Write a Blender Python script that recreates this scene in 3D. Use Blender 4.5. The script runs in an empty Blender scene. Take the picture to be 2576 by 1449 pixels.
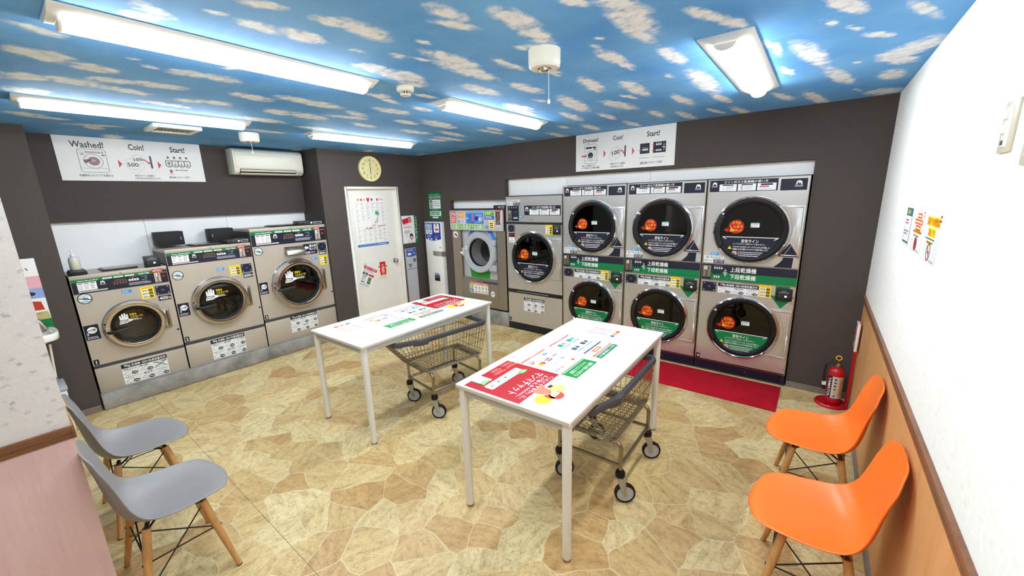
import bpy, bmesh, math, random
from mathutils import Vector, Matrix
random.seed(7)
C = bpy.context.scene.collection
PI = math.pi
H, W = 2.4826, 5.446           # ceiling height, x of the white wall

# ------------------------------------------------------------------ materials
def lin(c):
    o = []
    for v in c:
        v /= 255.0
        o.append(v / 12.92 if v <= 0.04045 else ((v + 0.055) / 1.055) ** 2.4)
    return (o[0], o[1], o[2], 1.0)

class NT:
    def __init__(s, name):
        m = bpy.data.materials.new(name); m.use_nodes = True
        s.m, s.t = m, m.node_tree
        s.t.nodes.clear()
        s.out = s.n('ShaderNodeOutputMaterial')
    def n(s, typ, **kw):
        nd = s.t.nodes.new(typ)
        for k, v in kw.items():
            if k.startswith('i_'):
                nd.inputs[k[2:].replace('_', ' ')].default_value = v
            else:
                setattr(nd, k, v)
        return nd
    def l(s, a, b): s.t.links.new(a, b)
    def pos(s): return s.n('ShaderNodeNewGeometry').outputs['Position']
    def obj(s): return s.n('ShaderNodeTexCoord').outputs['Object']
    def scale(s, v, sc):
        k = s.n('ShaderNodeVectorMath', operation='MULTIPLY'); s.l(v, k.inputs[0]); k.inputs[1].default_value = sc
        return k.outputs[0]
    def noise(s, v, scale, detail=3.0, rough=.55):
        k = s.n('ShaderNodeTexNoise'); k.inputs['Scale'].default_value = scale
        k.inputs['Detail'].default_value = detail; k.inputs['Roughness'].default_value = rough
        s.l(v, k.inputs['Vector']); return k
    def ramp(s, f, stops):
        r = s.n('ShaderNodeValToRGB'); e = r.color_ramp.elements
        while len(e) < len(stops): e.new(0.5)
        for k, (p, c) in zip(e, stops): k.position = p; k.color = c
        s.l(f, r.inputs[0]); return r.outputs[0]
    def mix(s, f, a, b, mode='MIX'):
        k = s.n('ShaderNodeMix', data_type='RGBA', blend_type=mode)
        for v, i in ((f, k.inputs[0]), (a, k.inputs[6]), (b, k.inputs[7])):
            if hasattr(v, 'is_linked'): s.l(v, i)
            else: i.default_value = v
        return k.outputs[2]
    def math(s, op, a, b=None, clamp=False):
        k = s.n('ShaderNodeMath', operation=op, use_clamp=clamp)
        for v, i in ((a, k.inputs[0]), (b, k.inputs[1])):
            if v is None: continue
            if hasattr(v, 'is_linked'): s.l(v, i)
            else: i.default_value = v
        return k.outputs[0]
    def bsdf(s, col=None, rough=.5, metal=0.0, spec=.5, bump=None, bstr=.1, bdist=.002):
        b = s.n('ShaderNodeBsdfPrincipled')
        for v, i in ((col, 'Base Color'), (rough, 'Roughness'), (metal, 'Metallic'), (spec, 'Specular IOR Level')):
            if v is None: continue
            if hasattr(v, 'is_linked'): s.l(v, b.inputs[i])
            else: b.inputs[i].default_value = v
        if bump is not None:
            k = s.n('ShaderNodeBump'); k.inputs['Strength'].default_value = bstr; k.inputs['Distance'].default_value = bdist
            s.l(bump, k.inputs['Height']); s.l(k.outputs[0], b.inputs['Normal'])
        s.l(b.outputs[0], s.out.inputs[0]); return b

def pm(name, c, rough=.5, metal=0.0, var=.06, scale=9.0, spec=.5, bump=0.0, bscale=120.0, stretch=(1, 1, 1)):
    """procedural paint/plastic/metal: base colour with slight mottling, optional fine bump"""
    t = NT(name); v = t.scale(t.pos(), stretch)
    nz = t.noise(v, scale)
    a = lin(c); d = tuple(x * (1 - var) for x in a[:3]) + (1,); u = tuple(min(1, x * (1 + var)) for x in a[:3]) + (1,)
    col = t.ramp(nz.outputs[0], [(.3, d), (.7, u)])
    r = t.math('MULTIPLY_ADD', nz.outputs[0], .08 * rough); r.node.inputs[2].default_value = rough * .96
    bn = t.noise(v, bscale, 2).outputs[0] if bump else None
    t.bsdf(col, r, metal, spec, bn, bump)
    return t.m

_ink = {}
def ink(c):
    k = tuple(c)
    if k not in _ink: _ink[k] = pm('ink_%02x%02x%02x' % k, k, .45, 0, .03, 25, .35)
    return _ink[k]
WHITE, BLACK, NAVY, GREEN, RED = (243, 243, 240), (22, 22, 26), (24, 27, 46), (0, 122, 68), (196, 26, 22)
YEL, CYAN, GRAY, ORANGE, BLUE = (250, 220, 40), (60, 150, 215), (120, 120, 125), (240, 120, 40), (38, 72, 165)

def m_stone():
    t = NT('flagstone_vinyl'); p = t.pos()
    w = t.noise(p, 2.6, 2); off = t.n('ShaderNodeVectorMath', operation='MULTIPLY_ADD')
    t.l(w.outputs['Color'], off.inputs[0]); off.inputs[1].default_value = (.16, .16, 0); t.l(p, off.inputs[2])
    q = t.scale(off.outputs[0], (1, 1, 0))
    S = 4.6
    v1 = t.n('ShaderNodeTexVoronoi', feature='F1', voronoi_dimensions='2D'); v1.inputs['Scale'].default_value = S; t.l(q, v1.inputs['Vector'])
    v2 = t.n('ShaderNodeTexVoronoi', feature='DISTANCE_TO_EDGE', voronoi_dimensions='2D'); v2.inputs['Scale'].default_value = S; t.l(q, v2.inputs['Vector'])
    sep = t.n('ShaderNodeSeparateColor'); t.l(v1.outputs['Color'], sep.inputs[0])
    base = t.ramp(sep.outputs[0], [(0, lin((204, 174, 116))), (.25, lin((222, 198, 142))), (.5, lin((228, 210, 158))), (.75, lin((214, 186, 128))), (1, lin((196, 158, 102)))])
    # veins run in a different direction in each stone
    rot = t.n('ShaderNodeVectorRotate', rotation_type='Z_AXIS'); t.l(p, rot.inputs['Vector'])
    t.l(t.math('MULTIPLY', sep.outputs[1], 6.28), rot.inputs['Angle'])
    vn = t.noise(t.scale(rot.outputs[0], (3, 11, 1)), 1.6, 6, .68)
    vein = t.ramp(vn.outputs[0], [(.33, (.42, .33, .24, 1)), (.46, (.82, .76, .68, 1)), (.56, (1, 1, 1, 1)), (.7, (1.0, .97, .88, 1))])
    c1 = t.mix(.55, base, vein, 'MULTIPLY')
    fine = t.noise(p, 30, 4, .7)
    c2 = t.mix(.35, c1, t.ramp(fine.outputs[0], [(.36, (.45, .38, .3, 1)), (.52, (1, 1, 1, 1))]), 'MULTIPLY')
    crack = t.math('ABSOLUTE', t.math('SUBTRACT', t.noise(t.scale(rot.outputs[0], (1, 2.2, 1)), 5, 5, .6).outputs[0], .5))
    c3 = t.mix(t.ramp(crack, [(0, (.55, .55, .55, 1)), (.016, (0, 0, 0, 1))]), c2, lin((150, 118, 78)))
    grout = t.ramp(v2.outputs['Distance'], [(.005, (1, 1, 1, 1)), (.020, (0, 0, 0, 1))])
    c4 = t.mix(t.math('MULTIPLY', grout, .68), c3, lin((222, 204, 162)))
    sx = t.n('ShaderNodeSeparateXYZ'); t.l(p, sx.inputs[0])
    # butt joints of the vinyl sheets
    s1 = t.math('LESS_THAN', t.math('ABSOLUTE', t.math('ADD', sx.outputs[1], 3.618)), .0022)
    s2 = t.math('LESS_THAN', t.math('ABSOLUTE', t.math('ADD', sx.outputs[1], 1.79)), .0012)
    c5 = t.mix(t.math('MULTIPLY', t.math('MAXIMUM', s1, s2), .6), c4, lin((92, 74, 50)))
    rr = t.ramp(fine.outputs[0], [(.3, (.34, .34, .34, 1)), (.7, (.5, .5, .5, 1))])
    hgt = t.math('SUBTRACT', vn.outputs[0], t.math('MULTIPLY', grout, .6))
    t.bsdf(c5, rr, 0, .4, hgt, .18, .004)
    return t.m

def m_sky():
    t = NT('sky_wallpaper'); p = t.pos()
    a = t.n('ShaderNodeAttribute', attribute_name='cloud'); d = a.outputs['Fac']
    n1 = t.noise(t.scale(p, (1, 1, 0)), 17, 7, .62); n2 = t.noise(t.scale(p, (1, 1, 0)), 2.2, 3)
    n3 = t.noise(t.scale(p, (1.2, 1, 0)), 7, 5, .6)
    nn = t.math('ADD', t.math('MULTIPLY', t.math('SUBTRACT', n1.outputs[0], .5), 1.3), t.math('MULTIPLY', t.math('SUBTRACT', n3.outputs[0], .5), .8))
    e = t.math('ADD', d, t.math('MULTIPLY', nn, t.math('MULTIPLY', d, 3.0, True)))
    k = t.ramp(e, [(.10, (0, 0, 0, 1)), (.30, (.45, .45, .45, 1)), (.52, (1, 1, 1, 1))])
    blue = t.ramp(n2.outputs[0], [(.3, lin((92, 160, 226))), (.7, lin((122, 186, 238)))])
    cl = t.ramp(n1.outputs[0], [(.34, lin((206, 214, 222))), (.46, lin((234, 240, 244))), (.6, lin((246, 250, 255)))])
    wisp = t.ramp(t.noise(t.scale(p, (2.2, 5, 0)), 1.4, 5, .65).outputs[0], [(.56, (0, 0, 0, 1)), (.78, (.3, .3, .3, 1))])
    col = t.mix(k, t.mix(wisp, blue, lin((190, 212, 226))), cl)
    t.bsdf(col, .75, 0, .2, t.noise(p, 160, 2).outputs[0], .08)
    return t.m

def m_plaster(name, c, var, blotch=None, bs=7.0, amt=.5, bump=.35, grain=60.0):
    t = NT(name); p = t.pos()
    g = t.noise(p, grain, 4, .65); big = t.noise(p, 1.7, 2)
    a = lin(c)
    col = t.ramp(g.outputs[0], [(.3, tuple(x * (1 - var) for x in a[:3]) + (1,)), (.65, tuple(min(1, x * (1 + var * .5)) for x in a[:3]) + (1,))])
    if blotch:
        ds = t.n('ShaderNodeVectorMath', operation='MULTIPLY_ADD'); t.l(t.noise(p, 22, 3).outputs['Color'], ds.inputs[0])
        ds.inputs[1].default_value = (.05, .05, .03); t.l(p, ds.inputs[2])
        v = t.n('ShaderNodeTexVoronoi', feature='F1'); v.inputs['Scale'].default_value = bs; t.l(t.scale(ds.outputs[0], (1, 1, 1.5)), v.inputs['Vector'])
        sp = t.n('ShaderNodeSeparateColor'); t.l(v.outputs['Color'], sp.inputs[0])
        k = t.math('MULTIPLY', t.ramp(v.outputs['Distance'], [(.2, (1, 1, 1, 1)), (.32, (0, 0, 0, 1))]), t.ramp(sp.outputs[0], [(.15, (0, 0, 0, 1)), (.75, (amt, amt, amt, 1))]))
        col = t.mix(k, col, lin(blotch))
    t.bsdf(col, .8, 0, .2, g.outputs[0], bump, .003)
    return t.m

def m_wood(name, dark, light, stretch=(14, 14, 1.2), rough=.42, sc=1.6):
    t = NT(name); p = t.pos()
    n = t.noise(t.scale(p, stretch), sc, 5, .6); f = t.noise(t.scale(p, tuple(4 * s for s in stretch)), sc * 2, 3)
    col = t.ramp(t.math('ADD', t.math('MULTIPLY', n.outputs[0], .75), t.math('MULTIPLY', f.outputs[0], .25)), [(.3, lin(dark)), (.7, lin(light))])
    t.bsdf(col, rough, 0, .45, f.outputs[0], .05)
    return t.m

def m_steel(name, c, rough, metal=1.0, stretch=(90, 90, 1.5), amp=.06, dirt=.08):
    t = NT(name); p = t.pos()
    n = t.noise(t.scale(p, stretch), 3, 3); b = t.noise(p, 2.5, 3)
    a = lin(c)
    col = t.ramp(b.outputs[0], [(.3, tuple(x * (1 - dirt) for x in a[:3]) + (1,)), (.7, a)])
    r = t.math('MULTIPLY_ADD', n.outputs[0], rough * .14); r.node.inputs[2].default_value = rough * .93
    t.bsdf(col, r, metal, .5, n.outputs[0], amp, .001)
    return t.m

def m_glass(name, tint=.86, gloss=.03):
    t = NT(name)
    tr = t.n('ShaderNodeBsdfTransparent'); tr.inputs[0].default_value = (tint, tint, tint, 1)
    gl = t.n('ShaderNodeBsdfGlossy'); gl.inputs['Roughness'].default_value = gloss
    fr = t.n('ShaderNodeFresnel'); fr.inputs[0].default_value = 1.5
    mx = t.n('ShaderNodeMixShader'); t.l(fr.outputs[0], mx.inputs[0]); t.l(tr.outputs[0], mx.inputs[1]); t.l(gl.outputs[0], mx.inputs[2])
    t.l(mx.outputs[0], t.out.inputs[0]); return t.m

def m_emit(name, c, s):
    t = NT(name); e = t.n('ShaderNodeEmission'); e.inputs[0].default_value = lin(c); e.inputs[1].default_value = s
    t.l(e.outputs[0], t.out.inputs[0]); return t.m

def m_concrete():
    t = NT('concrete'); p = t.pos()
    n = t.noise(p, 5, 6, .65); f = t.noise(p, 60, 3)
    col = t.ramp(n.outputs[0], [(.3, lin((112, 110, 104))), (.5, lin((150, 147, 140))), (.7, lin((172, 170, 163)))])
    t.bsdf(col, .85, 0, .3, f.outputs[0], .3, .003); return t.m

M = dict(
    stone=m_stone(), sky=m_sky(), concrete=m_concrete(),
    dark=m_plaster('dark_brown_wallpaper', (82, 74, 70), .12, None, 0, 0, .2, 90),
    white=m_plaster('white_wallpaper', (246, 245, 238), .04, (226, 224, 205), 16, .3, .25, 45),
    leafy=m_plaster('leaf_wallpaper', (226, 220, 214), .05, (160, 166, 164), 24, .9, .35, 45),
    pink=m_wood('pink_veneer', (222, 186, 184), (232, 200, 196), (26, 26, 1.4), .55, 2.0),
    wains=m_wood('orange_veneer', (206, 148, 92), (226, 172, 112), (9, 9, .9), .45),
    trim=m_wood('trim_wood', (108, 68, 44), (142, 96, 64), (3, 3, 30), .4),
    leg=m_wood('beech_leg', (176, 126, 72), (214, 166, 106), (20, 20, 2), .45, 2.2),
    base=pm('baseboard_vinyl', (128, 116, 106), .5),
    panel=pm('white_panel', (250, 250, 248), .35, 0, .02),
    door=pm('door_paint', (240, 236, 226), .4, 0, .02),
    steel=m_steel('champagne_steel', (198, 187, 170), .46, .30, (40, 40, 40), .0),
    inox=m_steel('brushed_inox', (214, 211, 206), .30, .70, (160, 160, 3), .0),
    combo=m_steel('warm_inox', (158, 148, 134), .34, .6, (160, 160, 3), .0),
    chrome=m_steel('chrome', (206, 204, 202), .08, 1.0, (3, 3, 3), .0, .03),
    zinc=m_steel('zinc_plate', (168, 160, 146), .32, 1.0, (9, 9, 9), .02),
    black=pm('black_plastic', (24, 24, 27), .38), blackm=pm('black_matte', (20, 20, 22), .7),
    cart=m_steel('cart_steel', (158, 148, 130), .24, 1.0, (9, 9, 9), .0), fork=m_steel('fork_zinc', (176, 172, 160), .35, .5, (9, 9, 9), .0),
    switch=pm('aged_ivory', (206, 198, 172), .4, 0, .03),
    rubber=pm('rubber', (14, 14, 16), .5, spec=.3), navy=pm('navy_panel', NAVY, .3),
    gplast=pm('grey_plastic', (178, 182, 186), .35, 0, .03), dgrey=pm('dark_grey_plastic', (66, 68, 72), .45, 0, .08),
    cream=pm('ivory_plastic', (238, 234, 216), .35, 0, .02), wplast=pm('white_plastic', (244, 243, 238), .3, 0, .02),
    silver=pm('silver_plastic', (196, 194, 200), .35, .2, .03), drum=m_steel('drum_steel', (88, 87, 84), .3, 1.0, (50, 50, 50), .05),
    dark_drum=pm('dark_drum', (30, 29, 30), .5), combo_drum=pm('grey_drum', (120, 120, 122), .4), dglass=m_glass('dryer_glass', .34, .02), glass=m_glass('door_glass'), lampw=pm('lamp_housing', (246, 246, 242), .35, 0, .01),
    tabletop=pm('table_laminate', (246, 246, 244), .3, 0, .015), tablem=pm('table_steel', (226, 224, 216), .35, 0, .03),
    apron=pm('table_apron', (186, 186, 180), .4, 0, .03), edge=pm('table_edge', (216, 208, 196), .5, 0, .04),
    grey_shell=pm('grey_shell', (140, 136, 134), .42, 0, .03), orange_shell=pm('orange_shell', (248, 122, 40), .38, 0, .02),
    wire=pm('black_wire', (16, 16, 17), .35), red=pm('red_enamel', (190, 22, 34), .25, 0, .05), carpet=None,
    paper=pm('paper', (244, 243, 238), .6, 0, .01), clock=pm('clock_face', (238, 226, 168), .5, 0, .02),
    soap=pm('soap_bottle', (206, 204, 196), .25, 0, .05), yplast=pm('yellow_plastic', (228, 178, 30), .4),
    lamp=m_emit('lamp_diffuser', (242, 248, 255), 31.0), led=m_emit('led_red', (255, 60, 40), 1.5), ledw=m_emit('led_white', (255, 246, 225), 1.6),
    spring=pm('sink_ceramic', (240, 238, 226), .15, 0, .02),
)
def m_carpet():
    t = NT('red_carpet'); p = t.pos(); n = t.noise(p, 180, 3, .7); b = t.noise(p, 6, 3)
    col = t.mix(.5, t.ramp(n.outputs[0], [(.3, lin((150, 14, 30))), (.7, lin((205, 34, 52)))]), t.ramp(b.outputs[0], [(.3, lin((165, 18, 36))), (.7, lin((196, 30, 46)))]))
    t.bsdf(col, .95, 0, .1, n.outputs[0], .6, .004); return t.m
M['carpet'] = m_carpet()

# ------------------------------------------------------------------ mesh builder
class MB:
    def __init__(s): s.v, s.f, s.mi, s.sm, s.mats = [], [], [], [], []
    def m(s, mat):
        if mat not in s.mats: s.mats.append(mat)
        return s.mats.index(mat)
    def add(s, vs, fs, mat, smooth=False):
        b = len(s.v); k = s.m(mat); s.v += [tuple(v) for v in vs]
        for f in fs: s.f.append([i + b for i in f]); s.mi.append(k); s.sm.append(smooth)
    def box(s, x0, y0, z0, x1, y1, z1, mat, mx=None):
        vs = [(x, y, z) for z in (z0, z1) for y in (y0, y1) for x in (x0, x1)]
        if mx is not None: vs = [mx @ Vector(v) for v in vs]
        s.add(vs, [(0, 2, 3, 1), (4, 5, 7, 6), (0, 1, 5, 4), (2, 6, 7, 3), (0, 4, 6, 2), (1, 3, 7, 5)], mat)
    def quad(s, a, b, c, d, mat): s.add([a, b, c, d], [(0, 1, 2, 3)], mat)
    def prism(s, pts, h0, h1, mat, fr=None):
        """extrude a 2D polygon; fr maps (x,y,h) to 3D"""
        fr = fr or (lambda x, y, h: (x, y, h)); n = len(pts)
        vs = [fr(x, y, h0) for x, y in pts] + [fr(x, y, h1) for x, y in pts]
        s.add(vs, [list(range(n))[::-1], list(range(n, 2 * n))] + [(i, (i + 1) % n, n + (i + 1) % n, n + i) for i in range(n)], mat)
    def tube(s, path, r, mat, seg=10, closed=False, cap=True):
        P = [Vector(p) for p in path]; n = len(P); R = r if isinstance(r, (list, tuple)) else [r] * n
        up = None; rings = []
        for i, p in enumerate(P):
            a = P[(i - 1) % n] if (closed or i > 0) else p; b = P[(i + 1) % n] if (closed or i < n - 1) else p
            t = (b - a).normalized()
            if up is None: up = t.orthogonal().normalized()
            up = (up - t * up.dot(t)); up = up.normalized() if up.length > 1e-6 else t.orthogonal().normalized()
            w = t.cross(up)
            rings.append([p + (up * math.cos(2 * PI * k / seg) + w * math.sin(2 * PI * k / seg)) * R[i] for k in range(seg)])
        vs = [v for r_ in rings for v in r_]; fs = []
        for i in range(n if closed else n - 1):
            j = (i + 1) % n
            for k in range(seg):
                fs.append((i * seg + k, i * seg + (k + 1) % seg, j * seg + (k + 1) % seg, j * seg + k))
        if cap and not closed: fs += [list(range(seg))[::-1], [(n - 1) * seg + k for k in range(seg)]]
        s.add(vs, fs, mat, True)
    def lathe(s, prof, mat, o=(0, 0, 0), ax='z', seg=32, sweep=None):
        """prof: (radius, height) list; axis through o. ax: z up, y- (towards -Y)"""
        o = Vector(o)
        def P(r, h, a):
            if ax == 'z': return o + Vector((r * math.cos(a), r * math.sin(a), h))
            if ax == 'y': return o + Vector((r * math.cos(a), -h, r * math.sin(a)))
            return o + Vector((h, r * math.cos(a), r * math.sin(a)))
        vs = [P(r, h, 2 * PI * k / seg) for r, h in prof for k in range(seg)]; n = len(prof); fs = []
        for i in range(n - 1):
            for k in range(seg):
                q = (i * seg + k, i * seg + (k + 1) % seg, (i + 1) * seg + (k + 1) % seg, (i + 1) * seg + k)
                fs.append(q)
        if prof[0][0] > 1e-6 and abs(prof[0][0] - 0) > 1e-6 and getattr(s, 'capends', True):
            pass
        s.add(vs, fs, mat, True)
    def cyl(s, o, r, h, mat, ax='z', seg=24, r2=None):
        r2 = r if r2 is None else r2
        s.lathe([(0, 0), (r, 0), (r2, h), (0, h)], mat, o, ax, seg)
    def plate(s, x0, z0, x1, z1, cx, cz, r, y, mat, seg=72):
        """upright plate in the XZ plane with a round hole"""
        an = [2 * PI * k / seg for k in range(seg)] + [math.atan2(z - cz, x - cx) % (2 * PI) for x in (x0, x1) for z in (z0, z1)]
        an = sorted(set(round(a, 6) for a in an)); n = len(an); vs = []
        for a in an: vs.append((cx + r * math.cos(a), y, cz + r * math.sin(a)))
        for a in an:
            c, q = math.cos(a), math.sin(a)
            t = min((x1 - cx) / c if c > 1e-9 else 1e9, (x0 - cx) / c if c < -1e-9 else 1e9, (z1 - cz) / q if q > 1e-9 else 1e9, (z0 - cz) / q if q < -1e-9 else 1e9)
            vs.append((cx + t * c, y, cz + t * q))
        s.add(vs, [(i, (i + 1) % n, n + (i + 1) % n, n + i) for i in range(n)], mat)
    def build(s, name, parent=None, bevel=0, ang=.7, loc=None):
        me = bpy.data.meshes.new(name); me.from_pydata(s.v, [], s.f)
        for m in s.mats: me.materials.append(m)
        me.polygons.foreach_set('material_index', s.mi)
        me.polygons.foreach_set('use_smooth', s.sm)
        bm = bmesh.new(); bm.from_mesh(me)
        bmesh.ops.remove_doubles(bm, verts=bm.verts, dist=1e-6)
        bmesh.ops.dissolve_degenerate(bm, edges=bm.edges, dist=1e-7)
        bmesh.ops.recalc_face_normals(bm, faces=bm.faces)
        if bevel:
            ed = [e for e in bm.edges if len(e.link_faces) == 2 and e.calc_face_angle(0) > .6]
            bmesh.ops.bevel(bm, geom=ed, offset=bevel, segments=2, profile=.5, affect='EDGES', clamp_overlap=True)
        if bevel:
            for f in bm.faces: f.smooth = True
        bm.to_mesh(me); bm.free()
        fl = [q.use_smooth for q in me.polygons]; me.set_sharp_from_angle(angle=ang); me.polygons.foreach_set('use_smooth', fl)
        o = bpy.data.objects.new(name, me); C.objects.link(o)
        if parent: o.parent = parent
        if loc: o.location = loc
        return o

def tag(o, label=None, cat=None, group=None, kind=None):
    for k, v in (('label', label), ('category', cat), ('group', group), ('kind', kind)):
        if v: o[k] = v
    return o
def thing(name, label, cat, loc=(0, 0, 0), rz=0, group=None):
    o = bpy.data.objects.new(name, None); C.objects.link(o); o.location = loc; o.rotation_euler = (0, 0, rz)
    o.empty_display_size = .05
    return tag(o, label, cat, group)
def copy_tree(o, parent=None, loc=None, rz=None, label=None):
    c = o.copy(); C.objects.link(c)
    if parent: c.parent = parent
    if loc is not None: c.location = loc
    if rz is not None: c.rotation_euler = (0, 0, rz)
    if label: c['label'] = label
    for ch in list(o.children): copy_tree(ch, c)
    return c

# ------------------------------------------------------------------ printed matter
_gl = {}
def glyphs(s, bold):
    k = (s, bold)
    if k not in _gl:
        c = bpy.data.curves.new('t', 'FONT'); c.body = s; c.size = 1; c.resolution_u = 2; c.offset = 0 if any(ord(q) > 0x2e7f for q in s) else (.018 if bold else 0)
        c.space_line = 1.1
        o = bpy.data.objects.new('t', c); me = o.to_mesh()
        vs = [(v.co.x, v.co.y, 0) for v in me.vertices]; fs = [list(p.vertices) for p in me.polygons]
        o.to_mesh_clear(); bpy.data.objects.remove(o); bpy.data.curves.remove(c)
        xs = [v[0] for v in vs]; ys = [v[1] for v in vs]
        if bold and any(ord(q) > 0x2e7f for q in s):      # heavier strokes: the same glyphs again, a hair apart
            n = len(vs); bv, bf = [q[:2] for q in vs], list(fs)
            for i, (dx, dy) in enumerate(((.022, 0), (.011, .016), (.011, -.016))):
                vs = vs + [(x + dx, y + dy, i + 1) for x, y in bv]; fs = fs + [[q + n * (i + 1) for q in f] for f in bf]
        _gl[k] = (vs, fs, min(xs), max(xs), min(ys), max(ys))
    return _gl[k]

class Decal:
    """flat printing: x right, y up, layers stacked by 0.3 mm"""
    EPS = .0003
    def __init__(s): s.b = MB(); s.fr = None
    def poly(s, pts, col, L=1):
        n = len(pts); s.b.add([(x, y, L * s.EPS) for x, y in pts], [list(range(n))], col if not isinstance(col, tuple) else ink(col)); return s
    def rect(s, x0, y0, x1, y1, col, L=1): return s.poly([(x0, y0), (x1, y0), (x1, y1), (x0, y1)], col, L)
    def rrect(s, x0, y0, x1, y1, r, col, L=1):
        p = []
        for cx, cy, a in ((x1 - r, y1 - r, 0), (x0 + r, y1 - r, 1), (x0 + r, y0 + r, 2), (x1 - r, y0 + r, 3)):
            p += [(cx + r * math.cos((a + k / 5) * PI / 2), cy + r * math.sin((a + k / 5) * PI / 2)) for k in range(6)]
        return s.poly(p, col, L)
    def disc(s, cx, cy, r, col, L=1, ry=None, n=32):
        ry = ry or r
        return s.poly([(cx + r * math.cos(2 * PI * k / n), cy + ry * math.sin(2 * PI * k / n)) for k in range(n)], col, L)
    def ring(s, cx, cy, r, w, col, L=2, n=36, ry=None):
        q = (ry or r) / r; vs = []
        for k in range(n):
            a = 2 * PI * k / n
            vs += [(cx + r * math.cos(a), cy + q * r * math.sin(a), L * s.EPS), (cx + (r - w) * math.cos(a), cy + q * (r - w) * math.sin(a), L * s.EPS)]
        s.b.add(vs, [(2 * k, 2 * ((k + 1) % n), 2 * ((k + 1) % n) + 1, 2 * k + 1) for k in range(n)], ink(col)); return s
    def line(s, p, q, w, col, L=2):
        dx, dy = q[0] - p[0], q[1] - p[1]; l = math.hypot(dx, dy) or 1; nx, ny = -dy / l * w / 2, dx / l * w / 2
        return s.poly([(p[0] - nx, p[1] - ny), (q[0] - nx, q[1] - ny), (q[0] + nx, q[1] + ny), (p[0] + nx, p[1] + ny)], col, L)
    def path(s, pts, w, col, L=2, closed=False):
        for i in range(len(pts) - (0 if closed else 1)): s.line(pts[i], pts[(i + 1) % len(pts)], w, col, L)
        return s
    def frame(s, x0, y0, x1, y1, w, col, L=2): return s.path([(x0, y0), (x1, y0), (x1, y1), (x0, y1)], w, col, L, True)
    def text(s, t, x0, y0, x1, y1, col, bold=True, L=3, keep=False, ang=0):
        """fit t into the box"""
        vs, fs, a, b, c, d = glyphs(t, bold)
        sx = (x1 - x0) / max(b - a, 1e-6); sy = (y1 - y0) / max(d - c, 1e-6)
        if keep: sx = sy = min(sx, sy)
        mx, my = (x0 + x1) / 2, (y0 + y1) / 2; ca, sa = math.cos(ang), math.sin(ang); o = []
        for u, v, k in vs:
            u, v = (u - (a + b) / 2) * sx, (v - (c + d) / 2) * sy
            o.append((mx + u * ca - v * sa, my + u * sa + v * ca, (L + .22 * k) * s.EPS))
        s.b.add(o, fs, ink(col)); return s
    def vtext(s, t, x0, y0, x1, y1, col, bold=True, L=3):
        h = (y1 - y0) / len(t)
        for i, ch in enumerate(t):
            if ch == 'ー': s.line(((x0 + x1) / 2, y1 - h * (i + .15)), ((x0 + x1) / 2, y1 - h * (i + .85)), h * .12, col, L)
            else: s.text(ch, x0, y1 - h * (i + .92), x1, y1 - h * (i + .08), col, bold, L)
        return s
    def greek(s, x0, y0, x1, y1, rows, col, L=2, fill=.55, ragged=.35):
        """lines too small to read in the photo: runs of tiny dashes"""
        h = (y1 - y0) / rows
        for r in range(rows):
            e = x1 - random.random() * ragged * (x1 - x0) if rows > 1 else x1
            yb = y1 - h * (r + .5 + fill / 2); x = x0
            while x < e:
                w = min(h * random.uniform(.5, 1.3), e - x); s.rect(x, yb, x + w, yb + h * fill, col, L); x += w + h * .25
        return s
    def base(s, x0, y0, x1, y1, th, mat):
        s.b.box(x0, y0, -th, x1, y1, 0, mat); return s
    def build(s, name, parent=None, o=(0, 0, 0), ux=(1, 0, 0), uy=(0, 0, 1)):
        o, ux, uy = Vector(o), Vector(ux), Vector(uy); n = ux.cross(uy); b = s.b
        b.v = [tuple(o + ux * x + uy * y + n * z) for x, y, z in b.v]
        me = bpy.data.meshes.new(name); me.from_pydata(b.v, [], b.f)
        for m in b.mats: me.materials.append(m)
        me.polygons.foreach_set('material_index', b.mi)
        ob = bpy.data.objects.new(name, me); C.objects.link(ob)
        if parent: ob.parent = parent
        return ob

def tri_warn(D, x, y, s, L=3):
    D.poly([(x - s, y - s * .8), (x + s, y - s * .8), (x, y + s)], YEL, L).rect(x - s * .12, y - s * .3, x + s * .12, y + s * .45, BLACK, L + 1).rect(x - s * .12, y - s * .62, x + s * .12, y - s * .42, BLACK, L + 1)
def horse(D, x, y, s, col=WHITE, L=3):
    """horse head in an arch with the maker's name under it"""
    q = [(-.9, -.5), (-.9, .3), (-.6, .8), (0, 1), (.6, .8), (.9, .3), (.9, -.5), (.55, -.5), (.5, 0), (.25, .15), (.1, -.1), (-.2, -.1), (-.05, .3), (-.35, .35), (-.55, .05), (-.5, -.5)]
    D.poly([(x + a * s, y + b * s) for a, b in q], col, L)
    D.text('DEXTER', x - s * 1.25, y - s * .98, x + s * 1.25, y - s * .68, col, True, L).text('LAUNDRY', x - s * 1.1, y - s * 1.3, x + s * 1.1, y - s * 1.08, col, False, L)
# ------------------------------------------------------------------ the room
def struct(mb, name, parent=None, **k):
    o = mb.build(name, parent, **k)
    if not parent: o['kind'] = 'structure'
    return o
D_ = M['dark']
b = MB(); b.box(-.95, -6.3, -.1, W + .1, .95, 0, M['stone']); struct(b, 'floor')

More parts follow.
